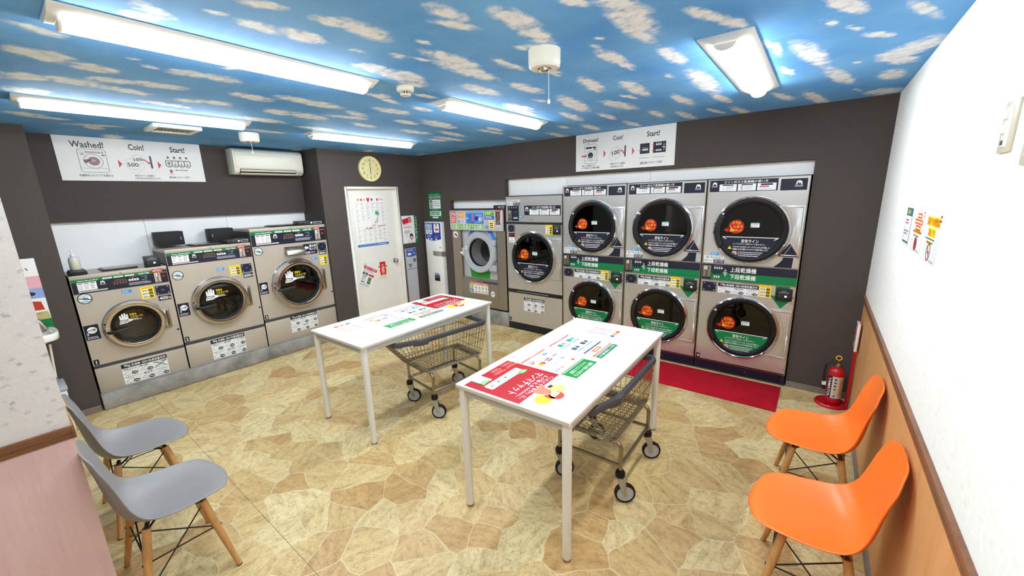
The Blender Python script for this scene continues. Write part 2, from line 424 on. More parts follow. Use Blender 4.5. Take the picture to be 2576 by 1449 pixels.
CLOUDS=[(3140,-3790,-24,79,-47,9),(3462,-3556,37,70,-31,12),(3281,-3633,8,31,-18,6),(3261,-3496,8,81,-55,21),(3292,-3344,17,105,-62,29),(3505,-3344,22,71,-42,22),(3528,-3200,3,127,-71,46),(3315,-3111,-2,41,-16,11),(3606,-2975,16,37,-18,15),(3890,-3098,24,97,-42,40),(3838,-3006,43,100,-26,27),(3388,-2948,5,41,-24,18),(3539,-2724,27,194,-64,64),(3470,-2551,20,244,-68,71),(3147,-2910,26,113,-64,43),(3127,-2740,2,206,-69,53),(3050,-3797,8,60,-41,7),(2637,-4028,-25,87,-52,3),(2277,-4064,-23,41,-85,2),(2260,-3965,2,88,-110,7),(2209,-3816,-22,91,-59,7),(2158,-3816,9,89,-51,6),(2474,-3728,16,27,-20,4),(2394,-3653,-4,37,-27,5),(2395,-3501,22,90,-69,17),(2415,-3363,0,101,-72,22),(1778,-4014,15,84,-97,4),(1815,-3844,-10,133,-88,8),(1772,-3633,-28,142,-69,11),(1977,-3728,29,103,-71,10),(2025,-3549,21,159,-68,14),(1417,-3992,14,101,-90,4),(2103,-3095,-5,139,-82,30),(1737,-3327,25,83,-56,14),(1787,-3200,14,113,-69,20),(1520,-3407,-5,157,-61,13),(2236,-2909,14,107,-81,36),(2214,-2712,10,179,-86,45),(1765,-2798,8,109,-100,42),(1777,-2574,-2,166,-114,56),(2632,-3391,14,34,-21,7),(2700,-2581,28,99,-44,30),(2634,-2457,-27,132,-47,34),(2374,-2226,22,176,-75,55),(2092,-1873,2,138,-75,59),(2099,-2350,-36,126,-84,52),(2584,-2111,4,103,-53,46),(3427,-2837,3,41,-20,17),(3267,-2200,16,183,-66,74),(3701,-2534,3,75,-29,36),(1383,-2753,2,186,-96,37),(1309,-2281,30,189,-69,35),(1723,-2057,-3,141,-78,50),(2185,-1560,5,231,-97,89),(1737,-1471,16,202,-88,72),(1891,-1106,-31,265,-87,86),(555,-3968,-8,113,-83,3),(459,-3865,11,144,-59,3),(292,-3599,51,188,-56,7),(854,-2523,3,189,-68,27),(1944,-2342,46,164,-57,34),(1468,-930,23,148,-72,65),(2390,-1016,-7,165,-57,70),(4052,-2900,38,121,-45,59),(4021,-2728,15,161,-51,74),(4417,-2698,58,123,-29,75),(4389,-2552,57,152,-39,102),(4357,-2427,33,145,-29,78),(4619,-2445,50,97,-13,57),(4683,-2305,61,111,-10,65),(4286,-2860,42,60,-18,31),(4217,-2485,10,26,-8,19),(4160,-2417,15,23,-13,27),(3887,-2636,7,45,-17,23),(3951,-2559,48,83,-25,38),(3697,-2468,16,128,-29,37),(3805,-2207,6,77,-35,56),(4150,-2218,34,134,-37,85),(4154,-2056,19,121,-23,57),(4391,-2019,34,157,-32,114),(4802,-1785,24,146,-9,101),(4945,-1545,82,235,-4,218),(4821,-1284,38,109,-5,87),(5064,-2155,75,115,3,92),(5014,-1990,24,59,1,39),(5307,-1891,71,141,13,93),(5098,-1845,30,58,2,34),(5195,-1658,63,56,5,58),(5336,-1277,120,-131,18,154),(5307,-1142,100,93,18,172),(5072,-908,83,210,5,215),(5326,-717,69,17,17,168),(5133,-1214,22,60,2,32),(4269,-1681,21,66,-11,37),(4398,-1341,40,328,-55,262),(4196,-1883,7,35,-9,26),(3845,-1817,10,172,-64,130),(4012,-1543,23,237,-57,151),(3903,-1354,29,98,-19,51),(3503,-2035,30,161,-58,82),(3269,-2203,27,181,-57,64),(3499,-1406,-8,290,-101,186),(3744,-1134,70,238,-50,123),(3381,-1704,22,71,-24,36),(4165,-951,36,212,-38,146),(4398,-771,41,165,-23,131),(4427,-172,56,221,-21,149),(4263,-306,47,180,-17,84),(4755,-518,67,186,-8,117),(4951,-251,83,284,-2,211),(5338,-156,114,21,14,151),(5180,-374,36,99,3,45),(3255,-999,4,222,-66,120),(3487,-794,11,194,-46,102),(3845,-565,18,192,-43,136),(4021,-277,35,257,-38,152),(3124,-376,12,210,-66,133),(3508,-246,25,209,-46,120),(2934,-582,14,113,-43,73),(3129,-1613,35,179,-76,103),(3054,-1414,7,138,-41,58),(3180,-2693,-13,107,-70,56),(3068,-2595,16,99,-48,40),(2904,-2356,18,103,-35,30),(2601,-2119,0,113,-46,39),(2623,-147,18,276,-70,117),(2229,-1614,-14,237,-87,80),(1623,-899,-1,273,-79,76),(2256,-914,10,231,-58,69),(2171,-332,-10,196,-68,91),(2420,-2128,-9,52,-41,33)]
def ceiling():
    x0, x1, y0, y1, st = -.95, W + .1, -6.3, .95, .03
    nx, ny = int((x1 - x0) / st) + 1, int((y1 - y0) / st) + 1
    cl = [tuple(v / 1000 for v in c) for c in CLOUDS]
    rr = random.Random(3)                       # the paper goes on where the photograph does not look
    for _ in range(60):
        x, y = rr.uniform(x0, x1), rr.uniform(-6.3, -4.1); l = rr.uniform(.06, .26); a = rr.uniform(-.5, .3)
        cl.append((x, y, l * math.cos(a), l * math.sin(a), -.25 * l, .45 * l))
    for _ in range(26):
        x, y = rr.uniform(x0, .35), rr.uniform(-4, .9); l = rr.uniform(.08, .2); cl.append((x, y, l, -.2 * l, .1 * l, .45 * l))
    f = [0.0] * ((nx + 1) * (ny + 1))
    for cx, cy, ax, ay, bx, by in cl:
        det = ax * by - ay * bx
        if abs(det) < 1e-6: continue
        R = (math.hypot(ax, ay) + math.hypot(bx, by)) * 1.25 + .05
        for i in range(max(0, int((cx - R - x0) / st)), min(nx, int((cx + R - x0) / st) + 1) + 1):
            for j in range(max(0, int((cy - R - y0) / st)), min(ny, int((cy + R - y0) / st) + 1) + 1):
                dx, dy = x0 + i * st - cx, y0 + j * st - cy
                u, v = (dx * by - dy * bx) / det, (ax * dy - ay * dx) / det
                q = 1.0 - math.sqrt(u * u + v * v) * .82
                k = i * (ny + 1) + j
                if q > f[k]: f[k] = q
    me = bpy.data.meshes.new('ceiling')
    vs = [(x0 + i * st, y0 + j * st, H) for i in range(nx + 1) for j in range(ny + 1)]
    fs = [(i * (ny + 1) + j, i * (ny + 1) + j + 1, (i + 1) * (ny + 1) + j + 1, (i + 1) * (ny + 1) + j) for i in range(nx) for j in range(ny)]
    n = len(vs); xe, ye = x0 + nx * st, y0 + ny * st
    vs += [(x0, y0, H + .1), (xe, y0, H + .1), (xe, ye, H + .1), (x0, ye, H + .1)]; fs.append((n, n + 1, n + 2, n + 3))
    me.from_pydata(vs, [], fs); me.materials.append(M['sky'])
    at = me.attributes.new('cloud', 'FLOAT', 'POINT'); at.data.foreach_set('value', f + [0.0] * 4)
    o = bpy.data.objects.new('ceiling', me); C.objects.link(o); o['kind'] = 'structure'
ceiling()

# wall with the dryers (y = 0), two openings for the machines
b = MB()
b.box(-.95, 0, 0, .634, .85, H, D_); b.box(.634, 0, 1.788, 1.6925, .85, H, D_); b.box(1.6925, 0, 2.049, 4.9905, .85, H, D_)
b.box(4.9905, 0, 0, W + .1, .85, H, D_); b.box(.634, .85, 0, 4.9905, .95, H, M['blackm'])
struct(b, 'wall_back')
b = MB()
for x0, x1, z0, z1 in ((.636, 1.690, 1.672, 1.786), (1.695, 2.590, 1.834, 2.047), (2.593, 3.60, 1.930, 2.047), (3.603, 4.989, 1.930, 2.047)):
    b.box(x0, .075, z0, x1, .095, z1, M['panel'])
struct(b, 'wall_back_infill')
# wall with the washers and the door (x = 0)
b = MB()
b.box(-.95, -6.3, 0, 0, -3.96, H, D_); b.box(-.95, -1.62, 0, 0, -1.30, H, D_); b.box(-.95, -.462, 0, 0, 0, H, D_)
b.box(-.95, -1.30, 2.008, 0, -.462, H, D_); b.box(-.95, -3.96, 1.705, -.479, -1.62, H, D_); b.box(-.95, -1.30, 0, -.2, -.462, 2.008, M['blackm'])
struct(b, 'wall_left')
b = MB()
for y0, y1 in ((-3.958, -3.284), (-3.281, -2.543), (-2.540, -1.622)): b.box(-.56, y0, .16, -.535, y1, 1.704, M['panel'])
struct(b, 'wall_left_infill')
# white wall (x = W) with veneer below
b = MB(); b.box(W, -6.3, .90, W + .1, 0, H, M['white']); b.box(W, -6.3, 0, W + .1, 0, .90, M['wains']); struct(b, 'wall_right')
def rail(mb, y0, y1, x, s):      # moulded rail, s = side it stands out to
    for z0, z1, d in ((.892, .906, .010), (.906, .913, .014), (.913, .932, .011), (.932, .9456, .016)):
        mb.box(min(x, x + s * d), y0, z0, max(x, x + s * d), y1, z1, M['trim'])
b = MB(); rail(b, -6.2, -.001, W, -1); struct(b, 'trim_1')
# partition beside the camera
b = MB(); b.box(2.58, -6.2, .90, 2.70, -4.232, H, M['leafy']); b.box(2.58, -6.2, 0, 2.70, -4.232, .90, M['pink']); struct(b, 'wall_partition')
b = MB(); rail(b, -6.2, -4.232, 2.70, 1); b.box(2.566, -4.232, .892, 2.716, -4.224, .9456, M['trim']); b.box(2.578, -4.232, .9456, 2.6995, -4.2285, 1.03, M['wains']); struct(b, 'trim_2')
b = MB(); b.box(-.95, -6.3, 0, W + .1, -6.2, H, M['white']); struct(b, 'wall_front')
b = MB(); b.box(0, -6.2, 0, .012, -3.966, .06, M['base']); struct(b, 'baseboard_left')
b = MB(); b.box(0, -1.615, 0, .008, -1.32, .06, M['base']); b.box(0, -.445, 0, .008, -.002, .06, M['base']); struct(b, 'baseboard_door')
b = MB(); b.box(4.996, -.012, 0, W - .002, 0, .056, M['base']); struct(b, 'baseboard_back')
b = MB(); b.box(W - .011, -6.2, 0, W, -.014, .06, M['base']); struct(b, 'baseboard_right')
b = MB(); b.box(-.534, -3.952, 0, .032, -1.624, .148, M['concrete']); struct(b, 'floor_plinth_washers', bevel=.012)
b = MB(); b.box(.64, -.03, 0, 1.704, .80, .205, M['concrete']); struct(b, 'floor_plinth_combo', bevel=.012)

# the white door
b = MB(); dm = M['door']
for y0, y1, z0, z1 in ((-1.308, -1.276, 0, 2.016), (-.486, -.454, 0, 2.016), (-1.276, -.486, 1.986, 2.016)): b.box(-.10, y0, z0, .014, y1, z1, dm)
door = struct(b, 'door_1', bevel=.003)
b = MB(); b.box(-.075, -1.275, .006, -.040, -.487, 1.985, dm)
leaf = b.build('door_leaf', door)
b = MB(); k = (-.040, -.590, .925)
b.lathe([(0, 0), (.033, 0), (.033, .006), (.012, .010), (.011, .030), (.024, .036), (.030, .048), (.028, .062), (.016, .070), (0, .071)], M['chrome'], k, 'x', 28)
b.build('door_knob', leaf)
# ------------------------------------------------------------------ stickers shared by the machines
def sensor_plate(par, x0, z0, x1, z1):
    D = Decal(); D.base(0, 0, x1 - x0, z1 - z0, .006, M['navy'])
    w, h = x1 - x0, z1 - z0; D.frame(0, 0, w, h, .004, (150, 150, 155)); D.disc(w / 2, h / 2, .013, (52, 64, 110), 1).disc(w / 2, h / 2 + .002, .006, (90, 100, 140), 2)
    for a in (.14, .86):
        for c in (.16, .84): D.disc(w * a, h * c, .0045, (225, 225, 225), 2)
    D.build('sensor_plate', par, (x0, -.0065, z0))
def yellow_note(par, x0, z0, x1, z1):
    D = Decal(); w, h = x1 - x0, z1 - z0; D.base(0, 0, w, h, .001, ink(YEL))
    D.greek(w * .12, h * .84, w * .88, h * .95, 1, (225, 140, 20))
    for i in range(3):
        y = h * (.08 + .25 * i); D.rrect(w * .10, y, w * .60, y + h * .19, h * .03, WHITE).rect(w * .62, y, w * .9, y + h * .19, (60, 50, 30)).greek(w * .14, y + .2 * h * .19, w * .56, y + h * .15, 1, BLACK, 2)
        D.rect(w * .70, y + h * .05, w * .84, y + h * .12, (170, 140, 70), 2)
    D.build('notice_sticker', par, (x0, -.0015, z0))
def blue_note(par, x0, z0, w=.07, h=.03):
    D = Decal(); D.base(0, 0, w, h, .0008, ink(CYAN)); D.greek(w * .08, h * .15, w * .92, h * .85, 2, (200, 228, 245)); D.build('blue_sticker', par, (x0, -.0012, z0))
def capacity(par, x0, z0, x1, z1, kg, kind, cells, cross=None):
    """white load chart: navy title, six cells with an outline drawing and a count"""
    D = Decal(); w, h = x1 - x0, z1 - z0; D.base(0, 0, w, h, .0008, ink(WHITE)); rows = 2 if len(cells) > 3 else 1
    tz = h * (1 - (.2 if rows == 2 else .36)); D.rect(0, tz, w, h, NAVY)
    D.text('%dkg' % kg, w * .06, tz + (h - tz) * .15, w * .19, h - (h - tz) * .12, WHITE).text('%s 1回の%s容量目安' % (kind, '洗濯' if kind == '洗濯機' else '乾燥'), w * .21, tz + (h - tz) * .2, w * .97, h - (h - tz) * .2, WHITE)
    ch = tz / rows; cw = w / 3
    for i, (nm, n) in enumerate(cells):
        cx, cy = (i % 3) * cw, tz - ch * (i // 3 + 1)
        D.text(nm, cx + cw * .08, cy + ch * .72, cx + cw * (.92 if len(nm) > 3 else .7), cy + ch * .94, (40, 40, 46))
        sh = [[(.08, .25), (.3, .6), (.62, .62), (.55, .2), (.3, .1)], [(.1, .3), (.45, .65), (.85, .45), (.5, .12)], [(.1, .35), (.4, .6), (.75, .55), (.7, .2), (.4, .08)]][i % 3]
        D.path([(cx + cw * a, cy + ch * c) for a, c in sh], .0022, (60, 60, 64), 2, True)
        if i % 3: D.line((cx + cw * .3, cy + ch * .4), (cx + cw * .6, cy + ch * .3), .0016, (60, 60, 64), 2)
        if cross == i: D.line((cx + cw * .06, cy + ch * .1), (cx + cw * .94, cy + ch * .9), .005, (50, 50, 50), 4).line((cx + cw * .06, cy + ch * .9), (cx + cw * .94, cy + ch * .1), .005, (50, 50, 50), 4)
        else: D.disc(cx + cw * .76, cy + ch * .24, cw * .2, (40, 44, 66), 3, ch * .2).text(n, cx + cw * .62, cy + ch * .14, cx + cw * .9, cy + ch * .34, WHITE, True, 4)
        if i % 3: D.line((cx, cy + ch * .04), (cx, cy + ch * .96), .0012, (150, 150, 150), 1)
    D.build('capacity_chart', par, (x0, -.0012, z0))
def how_to(par, x0, z0, x1, z1):
    """navy strip with the maker's mark and three white cards"""
    D = Decal(); w, h = x1 - x0, z1 - z0; D.base(0, 0, w, h, .001, ink(NAVY)); horse(D, w * .075, h * .66, h * .20)
    D.text('コイン式ガス乾燥機の使い方', w * .22, h * .71, w * .86, h * .93, WHITE)
    for i in range(3):
        a, c = w * (.15 + .282 * i), w * (.15 + .282 * i + .262); y0, y1 = h * .05, h * .64; D.rect(a, y0, c, y1, WHITE)
        m = (a + c) / 2; r = .11 if i < 2 else .2
        D.rrect(m - (c - a) * .32, y1 - (y1 - y0) * (r + .1), m + (c - a) * .32, y1 - (y1 - y0) * .06, (y1 - y0) * .04, (40, 42, 50), 2)
        if i == 0: D.ring(a + (c - a) * .25, y0 + (y1 - y0) * .38, h * .07, .002, (150, 130, 130)).greek(a + (c - a) * .4, y0 + (y1 - y0) * .2, c - .01, y0 + (y1 - y0) * .7, 3, (120, 120, 125), 2, .3)
        if i == 1: D.rect(a + (c - a) * .15, y0 + (y1 - y0) * .12, a + (c - a) * .28, y0 + (y1 - y0) * .72, (190, 180, 215), 2).greek(a + (c - a) * .36, y0 + (y1 - y0) * .12, c - .015, y0 + (y1 - y0) * .74, 4, (180, 110, 130), 2, .3)
        if i == 2: D.rect(a + (c - a) * .12, y0 + (y1 - y0) * .46, a + (c - a) * .62, y0 + (y1 - y0) * .62, (200, 60, 60), 2).greek(a + (c - a) * .1, y0 + (y1 - y0) * .12, c - .03, y0 + (y1 - y0) * .4, 2, (150, 150, 150), 2, .3)
    D.build('instruction_panel', par, (x0, -.0015, z0))
def shrink_note(par, x0, z0, x1, z1, mins):
    D = Decal(); w, h = x1 - x0, z1 - z0; D.base(0, 0, w, h, .0008, ink(WHITE)); D.text('縮む物は低温で', w * .08, h * .62, w * .94, h * .95, (30, 30, 34), False)
    D.text('100円で%d分' % mins, w * .03, h * .1, w * .44, h * .5, (30, 30, 34), False).rect(w * .48, 0, w, h * .55, (40, 42, 60)).text('乾燥の目安時間', w * .52, h * .33, w * .96, h * .5, WHITE).text('30分~40分', w * .52, h * .08, w * .96, h * .28, WHITE)
    D.build('price_note', par, (x0, -.0012, z0))
def number_label(par, x, z, n, w=.035, h=.052):
    D = Decal(); D.base(0, 0, w, h, .0008, ink((26, 28, 36))); D.text(n, w * .2, h * .18, w * .8, h * .82, WHITE, True, 3, True); D.build('number_label', par, (x, -.0012, z))
def coin_slot(par, x0, z0, x1, z1, face='steel', lit=True):
    D = Decal(); w, h = x1 - x0, z1 - z0; D.base(0, 0, w, h, .008, M['zinc'] if face != 'steel' else M['steel'])
    D.rect(w * .12, h * .66, w * .5, h * .9, WHITE).greek(w * .16, h * .7, w * .46, h * .86, 2, BLACK).rect(w * .6, h * .62, w * .7, h * .92, (40, 36, 34))
    D.rect(w * .44, h * .16, w * .56, h * .54, (44, 40, 36)).rect(w * .3, h * .48, w * .56, h * .54, (44, 40, 36)).rrect(w * .26, h * .05, w * .74, h * .13, h * .02, (70, 66, 60))
    D.build('coin_slot', par, (x0, -.0085, z0))
def reader(par, x0, z0, x1, z1, y0=-.02, y1=0.0):
    """flat black card reader: slot outline, button"""
    b = MB(); b.box(x0, y0, z0, x1, y1, z1, M['black']); o = b.build('card_reader', par, bevel=.003); w, h = x1 - x0, z1 - z0
    D = Decal(); D.rrect(w * .2, h * .62, w * .8, h * .72, h * .04, (200, 200, 200)).rrect(w * .22, h * .635, w * .78, h * .705, h * .03, (12, 12, 14), 2).greek(w * .35, h * .76, w * .65, h * .82, 1, (190, 190, 190))
    D.frame(w * .2, h * .30, w * .56, h * .46, .0016, (80, 130, 90)).rect(w * .56, h * .31, w * .68, h * .45, M['ledw'], 2).frame(w * .74, h * .3, w * .86, h * .44, .0014, (100, 100, 130)); D.build('reader_print', o, (x0, y0 - .0003, z0))
    return o

# ------------------------------------------------------------------ coin washers
def washer(y0, w, h, c, R, g, strip, kg, price, num, cells, cross, label, spk, price_box, yel, blue, lock, rnd, cap):
    base = .150
    t = thing('coin_washer', label, 'washing machine', (-.03, y0, 0), PI / 2, 'front loading coin washers on the concrete plinth')
    S = M['steel']; dep = .48; cx, cz = c
    b = MB()       # cabinet: sides, back, top, front with a round opening
    b.plate(.004, strip[1], w - .004, h - .16, cx, cz, R * .86, 0, S)
    b.quad((.004, 0, h - .16), (w - .004, 0, h - .16), (w - .004, 0, h - .03), (.004, 0, h - .03), S)
    b.quad((.004, 0, strip[0]), (w - .004, 0, strip[0]), (w - .004, .018, strip[0]), (.004, .018, strip[0]), S)
    for x in (.004, w - .004): b.quad((x, 0, base), (x, dep, base), (x, dep, h - .03), (x, 0, h - .03), M['dgrey'])
    b.quad((.004, dep, base), (w - .004, dep, base), (w - .004, dep, h - .03), (.004, dep, h - .03), M['dgrey'])
    b.box(.004, .018, strip[0], w - .004, .02, strip[1], M['dgrey'])
    b.build('cabinet', t)
    b = MB(); b.box(.004, -.004, h - .032, w - .004, dep, h, S); b.lathe([(0, 0), (.010, 0), (.010, .004), (0, .005)], M['zinc'], (w * .5, -.004, h - .016), 'y', 16); b.build('top_cover', t, bevel=.004)
    b = MB(); b.box(w * .34, dep * .25, h, w * .72, dep * .75, h + .012, M['black']); b.box(w * .36, dep * .2, h + .012, w * .70, dep * .7, h + .02, M['zinc']); b.build('dispenser_lid', t, bevel=.003)
    b = MB(); b.box(.004, -.001, base, w - .004, .018, strip[0], S)
    for x, z in ((.03, base + .1), (w - .05, strip[0] - .06)): b.box(x, -.003, z, x + .014, -.001, z + .006, M['zinc'])
    b.build('kick_panel', t, bevel=.0015)
    b = MB(); b.box(.004, -.006, strip[0] + .003, w - .004, .016, strip[1] - .002, M['dgrey']); b.build('black_strip', t, bevel=.003)
    # control panel
    ph = .125 if kg < 27 else .165
    z0 = h - .035 - ph; pw = w - .016
    D = Decal(); D.base(0, 0, pw, ph, .004, M['navy']); D.rect(0, ph * .8, pw * .835, ph, GREEN)
    D.text('eco-laundry', pw * .06, ph * .83, pw * .26, ph * .95, WHITE, True, 2).text('DEXTER', pw * .68, ph * .84, pw * .80, ph * .96, WHITE, True, 2)
    for i in range(3): D.rrect(pw * (.30 + .115 * i), ph * .84, pw * (.30 + .115 * i + .10), ph * .95, ph * .05, (226, 240, 226), 2).greek(pw * (.32 + .115 * i), ph * .87, pw * (.38 + .115 * i), ph * .92, 1, (90, 150, 100), 3)
    D.rect(pw * .05, ph * .2, pw * .235, ph * .78, WHITE, 1)
    for i in range(3):
        a = pw * (.06 + .058 * i); D.rect(a, ph * .68, a + pw * .045, ph * .73, (50, 50, 60), 2).greek(a, ph * .26, a + pw * .045, ph * .62, 4, (190, 130, 150) if i < 2 else (90, 90, 95), 2, .35)
    D.rect(pw * .05, ph * .08, pw * .33, ph * .16, WHITE, 1).greek(pw * .07, ph * .095, pw * .32, ph * .145, 1, (70, 70, 80), 2)
    horse(D, pw * .295, ph * .62, ph * .13)
    for i in range(5): D.rect(pw * (.40 + .03 * i), ph * .46, pw * (.40 + .03 * i + .022), ph * .60, (120, 72, 44), 2); D.rect(pw * (.40 + .03 * i), ph * .38, pw * (.40 + .03 * i + .016), ph * .41, (200, 200, 205), 2)
    D.greek(pw * .42, ph * .63, pw * .53, ph * .68, 1, (190, 150, 110), 2)
    D.rrect(pw * .555, ph * .44, pw * .675, ph * .62, ph * .06, (150, 152, 165), 1)
    for i in range(4): D.rect(pw * (.567 + .027 * i), ph * .46, pw * (.567 + .027 * i + .014), ph * .60, WHITE, 2)
    D.disc(pw * .61, ph * .69, ph * .03, M['led'], 2).greek(pw * .57, ph * .74, pw * .66, ph * .78, 1, (200, 110, 100))
    D.rect(pw * .735, ph * .55, pw * .765, ph * .62, (40, 160, 140), 2).greek(pw * .70, ph * .66, pw * .77, ph * .72, 1, (180, 180, 190)).greek(pw * .70, ph * .42, pw * .76, ph * .48, 1, (200, 200, 210))
    D.greek(pw * .555, ph * .12, pw * .80, ph * .34, 3, (190, 190, 200), 2, .6, .2)
    D.rect(pw * .905, 0, pw, ph * .86, (34, 24, 38), 1).disc(pw * .953, ph * .52, ph * .085, (190, 22, 28), 3).disc(pw * .953, ph * .52, ph * .11, (60, 30, 36), 2).greek(pw * .92, ph * .78, pw * .99, ph * .83, 1, (220, 220, 220), 2)
    D.build('control_panel', t, (.008, -.0045, z0))
    coin_slot(t, w * .835, z0 + ph * .08, w * .905, z0 + ph * .84)
    D = Decal(); q = .082; D.base(0, 0, q, .03, .001, ink((196, 30, 24))); D.text('%d円' % (100 if kg == 9 else 200 if kg == 18 else 200), q * .08, .006, q * .48, .026, WHITE).greek(q * .52, .005, q * .95, .026, 2, (255, 230, 220)); D.build('coin_tag', t, (w * .815, -.0105, z0 + ph * .86))
    # door
    pr = .05 if kg < 27 else .085
    b = MB(); b.lathe([(R * 1.0, 0), (R * 1.0, .006), (R * .975, .010), (R * .965, pr * .35), (R * .955, pr * .7), (R * .92, pr * .96), (R * .86, pr), (R * .78, pr * .92), (g * 1.06, pr * .62), (g * 1.02, pr * .45)], M['chrome'], (cx, 0, cz), 'y', 96)
    d = b.build('door', t)
    b = MB(); b.lathe([(g * 1.07, pr * .5), (g * .98, pr * .52), (g * .90, pr * .30), (g * .86, .004), (g * .86, -.05)], M['rubber'], (cx, 0, cz), 'y', 64); b.build('gasket', d)
    b = MB(); b.lathe([(0, pr * .50), (g * .6, pr * .48), (g * 1.0, pr * .40), (g * 1.0, pr * .40 - .004), (g * .6, pr * .48 - .004), (0, pr * .50 - .004)], M['glass'], (cx, 0, cz), 'y', 64); b.build('door_glass', d)
    b = MB(); r2 = R * .86; b.lathe([(r2, 0), (r2, -.03), (g * 1.1, -.05), (g * 1.1, -.07)], M['dark_drum'], (cx, 0, cz), 'y', 64); b.lathe([(g * 1.1, -.07), (g * 1.25, -.10), (g * 1.25, -.38)], M['drum'], (cx, 0, cz), 'y', 64); b.lathe([(g * 1.25, -.38), (g * .5, -.40), (0, -.40)], M['drum'], (cx, 0, cz), 'y', 64)
    for k in range(3):
        a = PI / 2 + k * 2 * PI / 3 + .3; x, z = cx + g * 1.13 * math.cos(a), cz + g * 1.13 * math.sin(a); b.tube([(x, .11, z), (x, .36, z)], .03, M['drum'], 8)
    b.build('drum', t)
    hx = cx + R * (.98 if kg < 27 else 1.02); hh = R * .42
    b = MB(); b.box(hx - .03, -.020, cz - hh, hx + .034, -.001, cz + hh, M['zinc']); b.box(hx + .006, -.022, cz - hh * .80, hx + .018, -.018, cz + hh * .80, M['blackm']); b.box(hx - .014, -.028, cz - hh * .86, hx + .002, -.018, cz + hh * .86, M['chrome']); b.build('hinge', d, bevel=.006)
    b = MB(); x0 = cx - R * .88; b.tube([(x0, -pr - .004, cz - .028), (x0 + .03, -pr - .03, cz - .03), (x0 + R * .38, -pr - .034, cz - .022), (x0 + R * .62, -pr - .028, cz - .018)], [.016, .015, .012, .009], M['black'], 10); b.box(x0 - .012, -pr - .008, cz - .045, x0 + .012, -pr + .012, cz + .02, M['chrome']); b.build('door_handle', d)
    D = Decal(); s = g / .2     # hand-shaped sticker on the glass
    hxs = [(-.46, -.42), (.05, -.40), (.30, -.30), (.52, -.24), (.50, -.10), (.30, -.08), (.24, .02), (.26, .36), (.15, .40), (.11, .08), (.09, .48), (-.03, .50), (-.05, .08), (-.09, .46), (-.2, .46), (-.21, .06), (-.27, .34), (-.37, .32), (-.36, -.05)]
    D.poly([(a * .12 * s, e * .13 * s) for a, e in hxs], WHITE).text('STOP!', -.046 * s, -.044 * s, .026 * s, -.008 * s, BLACK, True, 2)
    D.text('洗剤を', .045 * s, .026 * s, .105 * s, .052 * s, YEL).text('入れないで!', .045 * s, -.004 * s, .155 * s, .022 * s, YEL).greek(.045 * s, -.034 * s, .15 * s, -.010 * s, 2, WHITE)
    D.build('stop_sticker', d, (cx - g * .42, -pr * .5 - .004, cz + g * .42))
    # stickers
    sensor_plate(t, *spk); yellow_note(t, *yel); blue_note(t, *blue)
    D = Decal(); q, e = price_box[2] - price_box[0], price_box[3] - price_box[1]; D.base(0, 0, q, e, .0008, ink(NAVY)); D.text(str(price), q * .06, e * .16, q * .74, e * .84, WHITE).text('円', q * .78, e * .18, q * .96, e * .6, WHITE); D.build('price_label', t, (price_box[0], -.0012, price_box[1]))
    D = Decal(); D.disc(0, 0, rnd[2], (36, 40, 44)); D.disc(0, 0, rnd[2] * .86, (228, 236, 234), 2); r = rnd[2]; D.poly([(-.4 * r, 0), (-.1 * r, .3 * r), (.4 * r, .1 * r), (.5 * r, -.2 * r), (-.1 * r, -.25 * r)], (110, 160, 160), 3); D.line((-.8 * r, .14 * r), (.82 * r, -.3 * r), .16 * r, (30, 50, 56), 4).greek(-.5 * r, .4 * r, .5 * r, .6 * r, 1, (120, 150, 150), 3).greek(-.5 * r, -.66 * r, .5 * r, -.44 * r, 1, (60, 80, 84), 3); D.build('warning_sticker', t, (rnd[0], -.0012, rnd[1]))
    D = Decal(); q, e = lock[2] - lock[0], lock[3] - lock[1]; D.base(0, 0, q, e, .0008, ink(NAVY)); r = q * .34; D.disc(q * .52, e * .64, r, WHITE, 1, r * .95).line((q * .15, e * .62), (q * .6, e * .66), .005, NAVY, 2).text('開', q * .6, e * .58, q * .76, e * .72, NAVY, True, 2).path([(q * .22, e * .60), (q * .24, e * .46), (q * .5, e * .5), (q * .64, e * .58)], .0018, (100, 100, 110), 2).rect(q * .12, e * .3, q * .26, e * .5, (170, 175, 180), 2).greek(q * .1, e * .05, q * .92, e * .24, 2, (210, 210, 220)); D.build('handle_guide', t, (lock[0], -.0012, lock[1]))
    capacity(t, *cap, kg, '洗濯機', cells, cross)
    number_label(t, .012, strip[1] + .004, num)
    b = MB(); b.lathe([(0, .008), (.008, .007), (.010, 0), (0, 0)], M['blackm'], (w - .02, 0, cz - R * .62), 'y', 14); b.build('lock', t)
    return t, z0, ph

w1, z, ph = washer(-3.948, .668, 1.252, (.349, .738), .230, .163, (.394, .422), 9, 400, '1', [('羽毛ぶとん', '1枚'), ('毛布', '1枚'), ('こたつ布団', ''), ('タオルケット', '6枚'), ('一般衣料', '9kg'), ('バスタオル', '9枚')], 2,
    'smallest washer numbered 1, 400 yen, nearest the dark column', (.543, .975, .655, 1.065), (.553, .915, .652, .962), (.435, .955, .532, 1.075), (.306, 1.040), (.008, .665, .102, .803), (.066, 1.045, .047), (.175, .172, .511, .370))
w2, z, ph = washer(-3.276, .766, 1.402, (.386, .806), .264, .200, (.405, .438), 18, 600, '2', [('羽毛ぶとん', '2枚'), ('毛布', '3枚'), ('こたつ布団', '1枚'), ('タオルケット', '12枚'), ('一般衣料', '18kg'), ('バスタオル', '18枚')], None,
    'middle washer numbered 2, 600 yen, between washers 1 and 3', (.630, 1.075, .735, 1.170), (.640, 1.012, .738, 1.062), (.517, 1.055, .622, 1.170), (.40, 1.13), (.010, .715, .102, .850), (.066, 1.138, .047), (.218, .172, .541, .394))
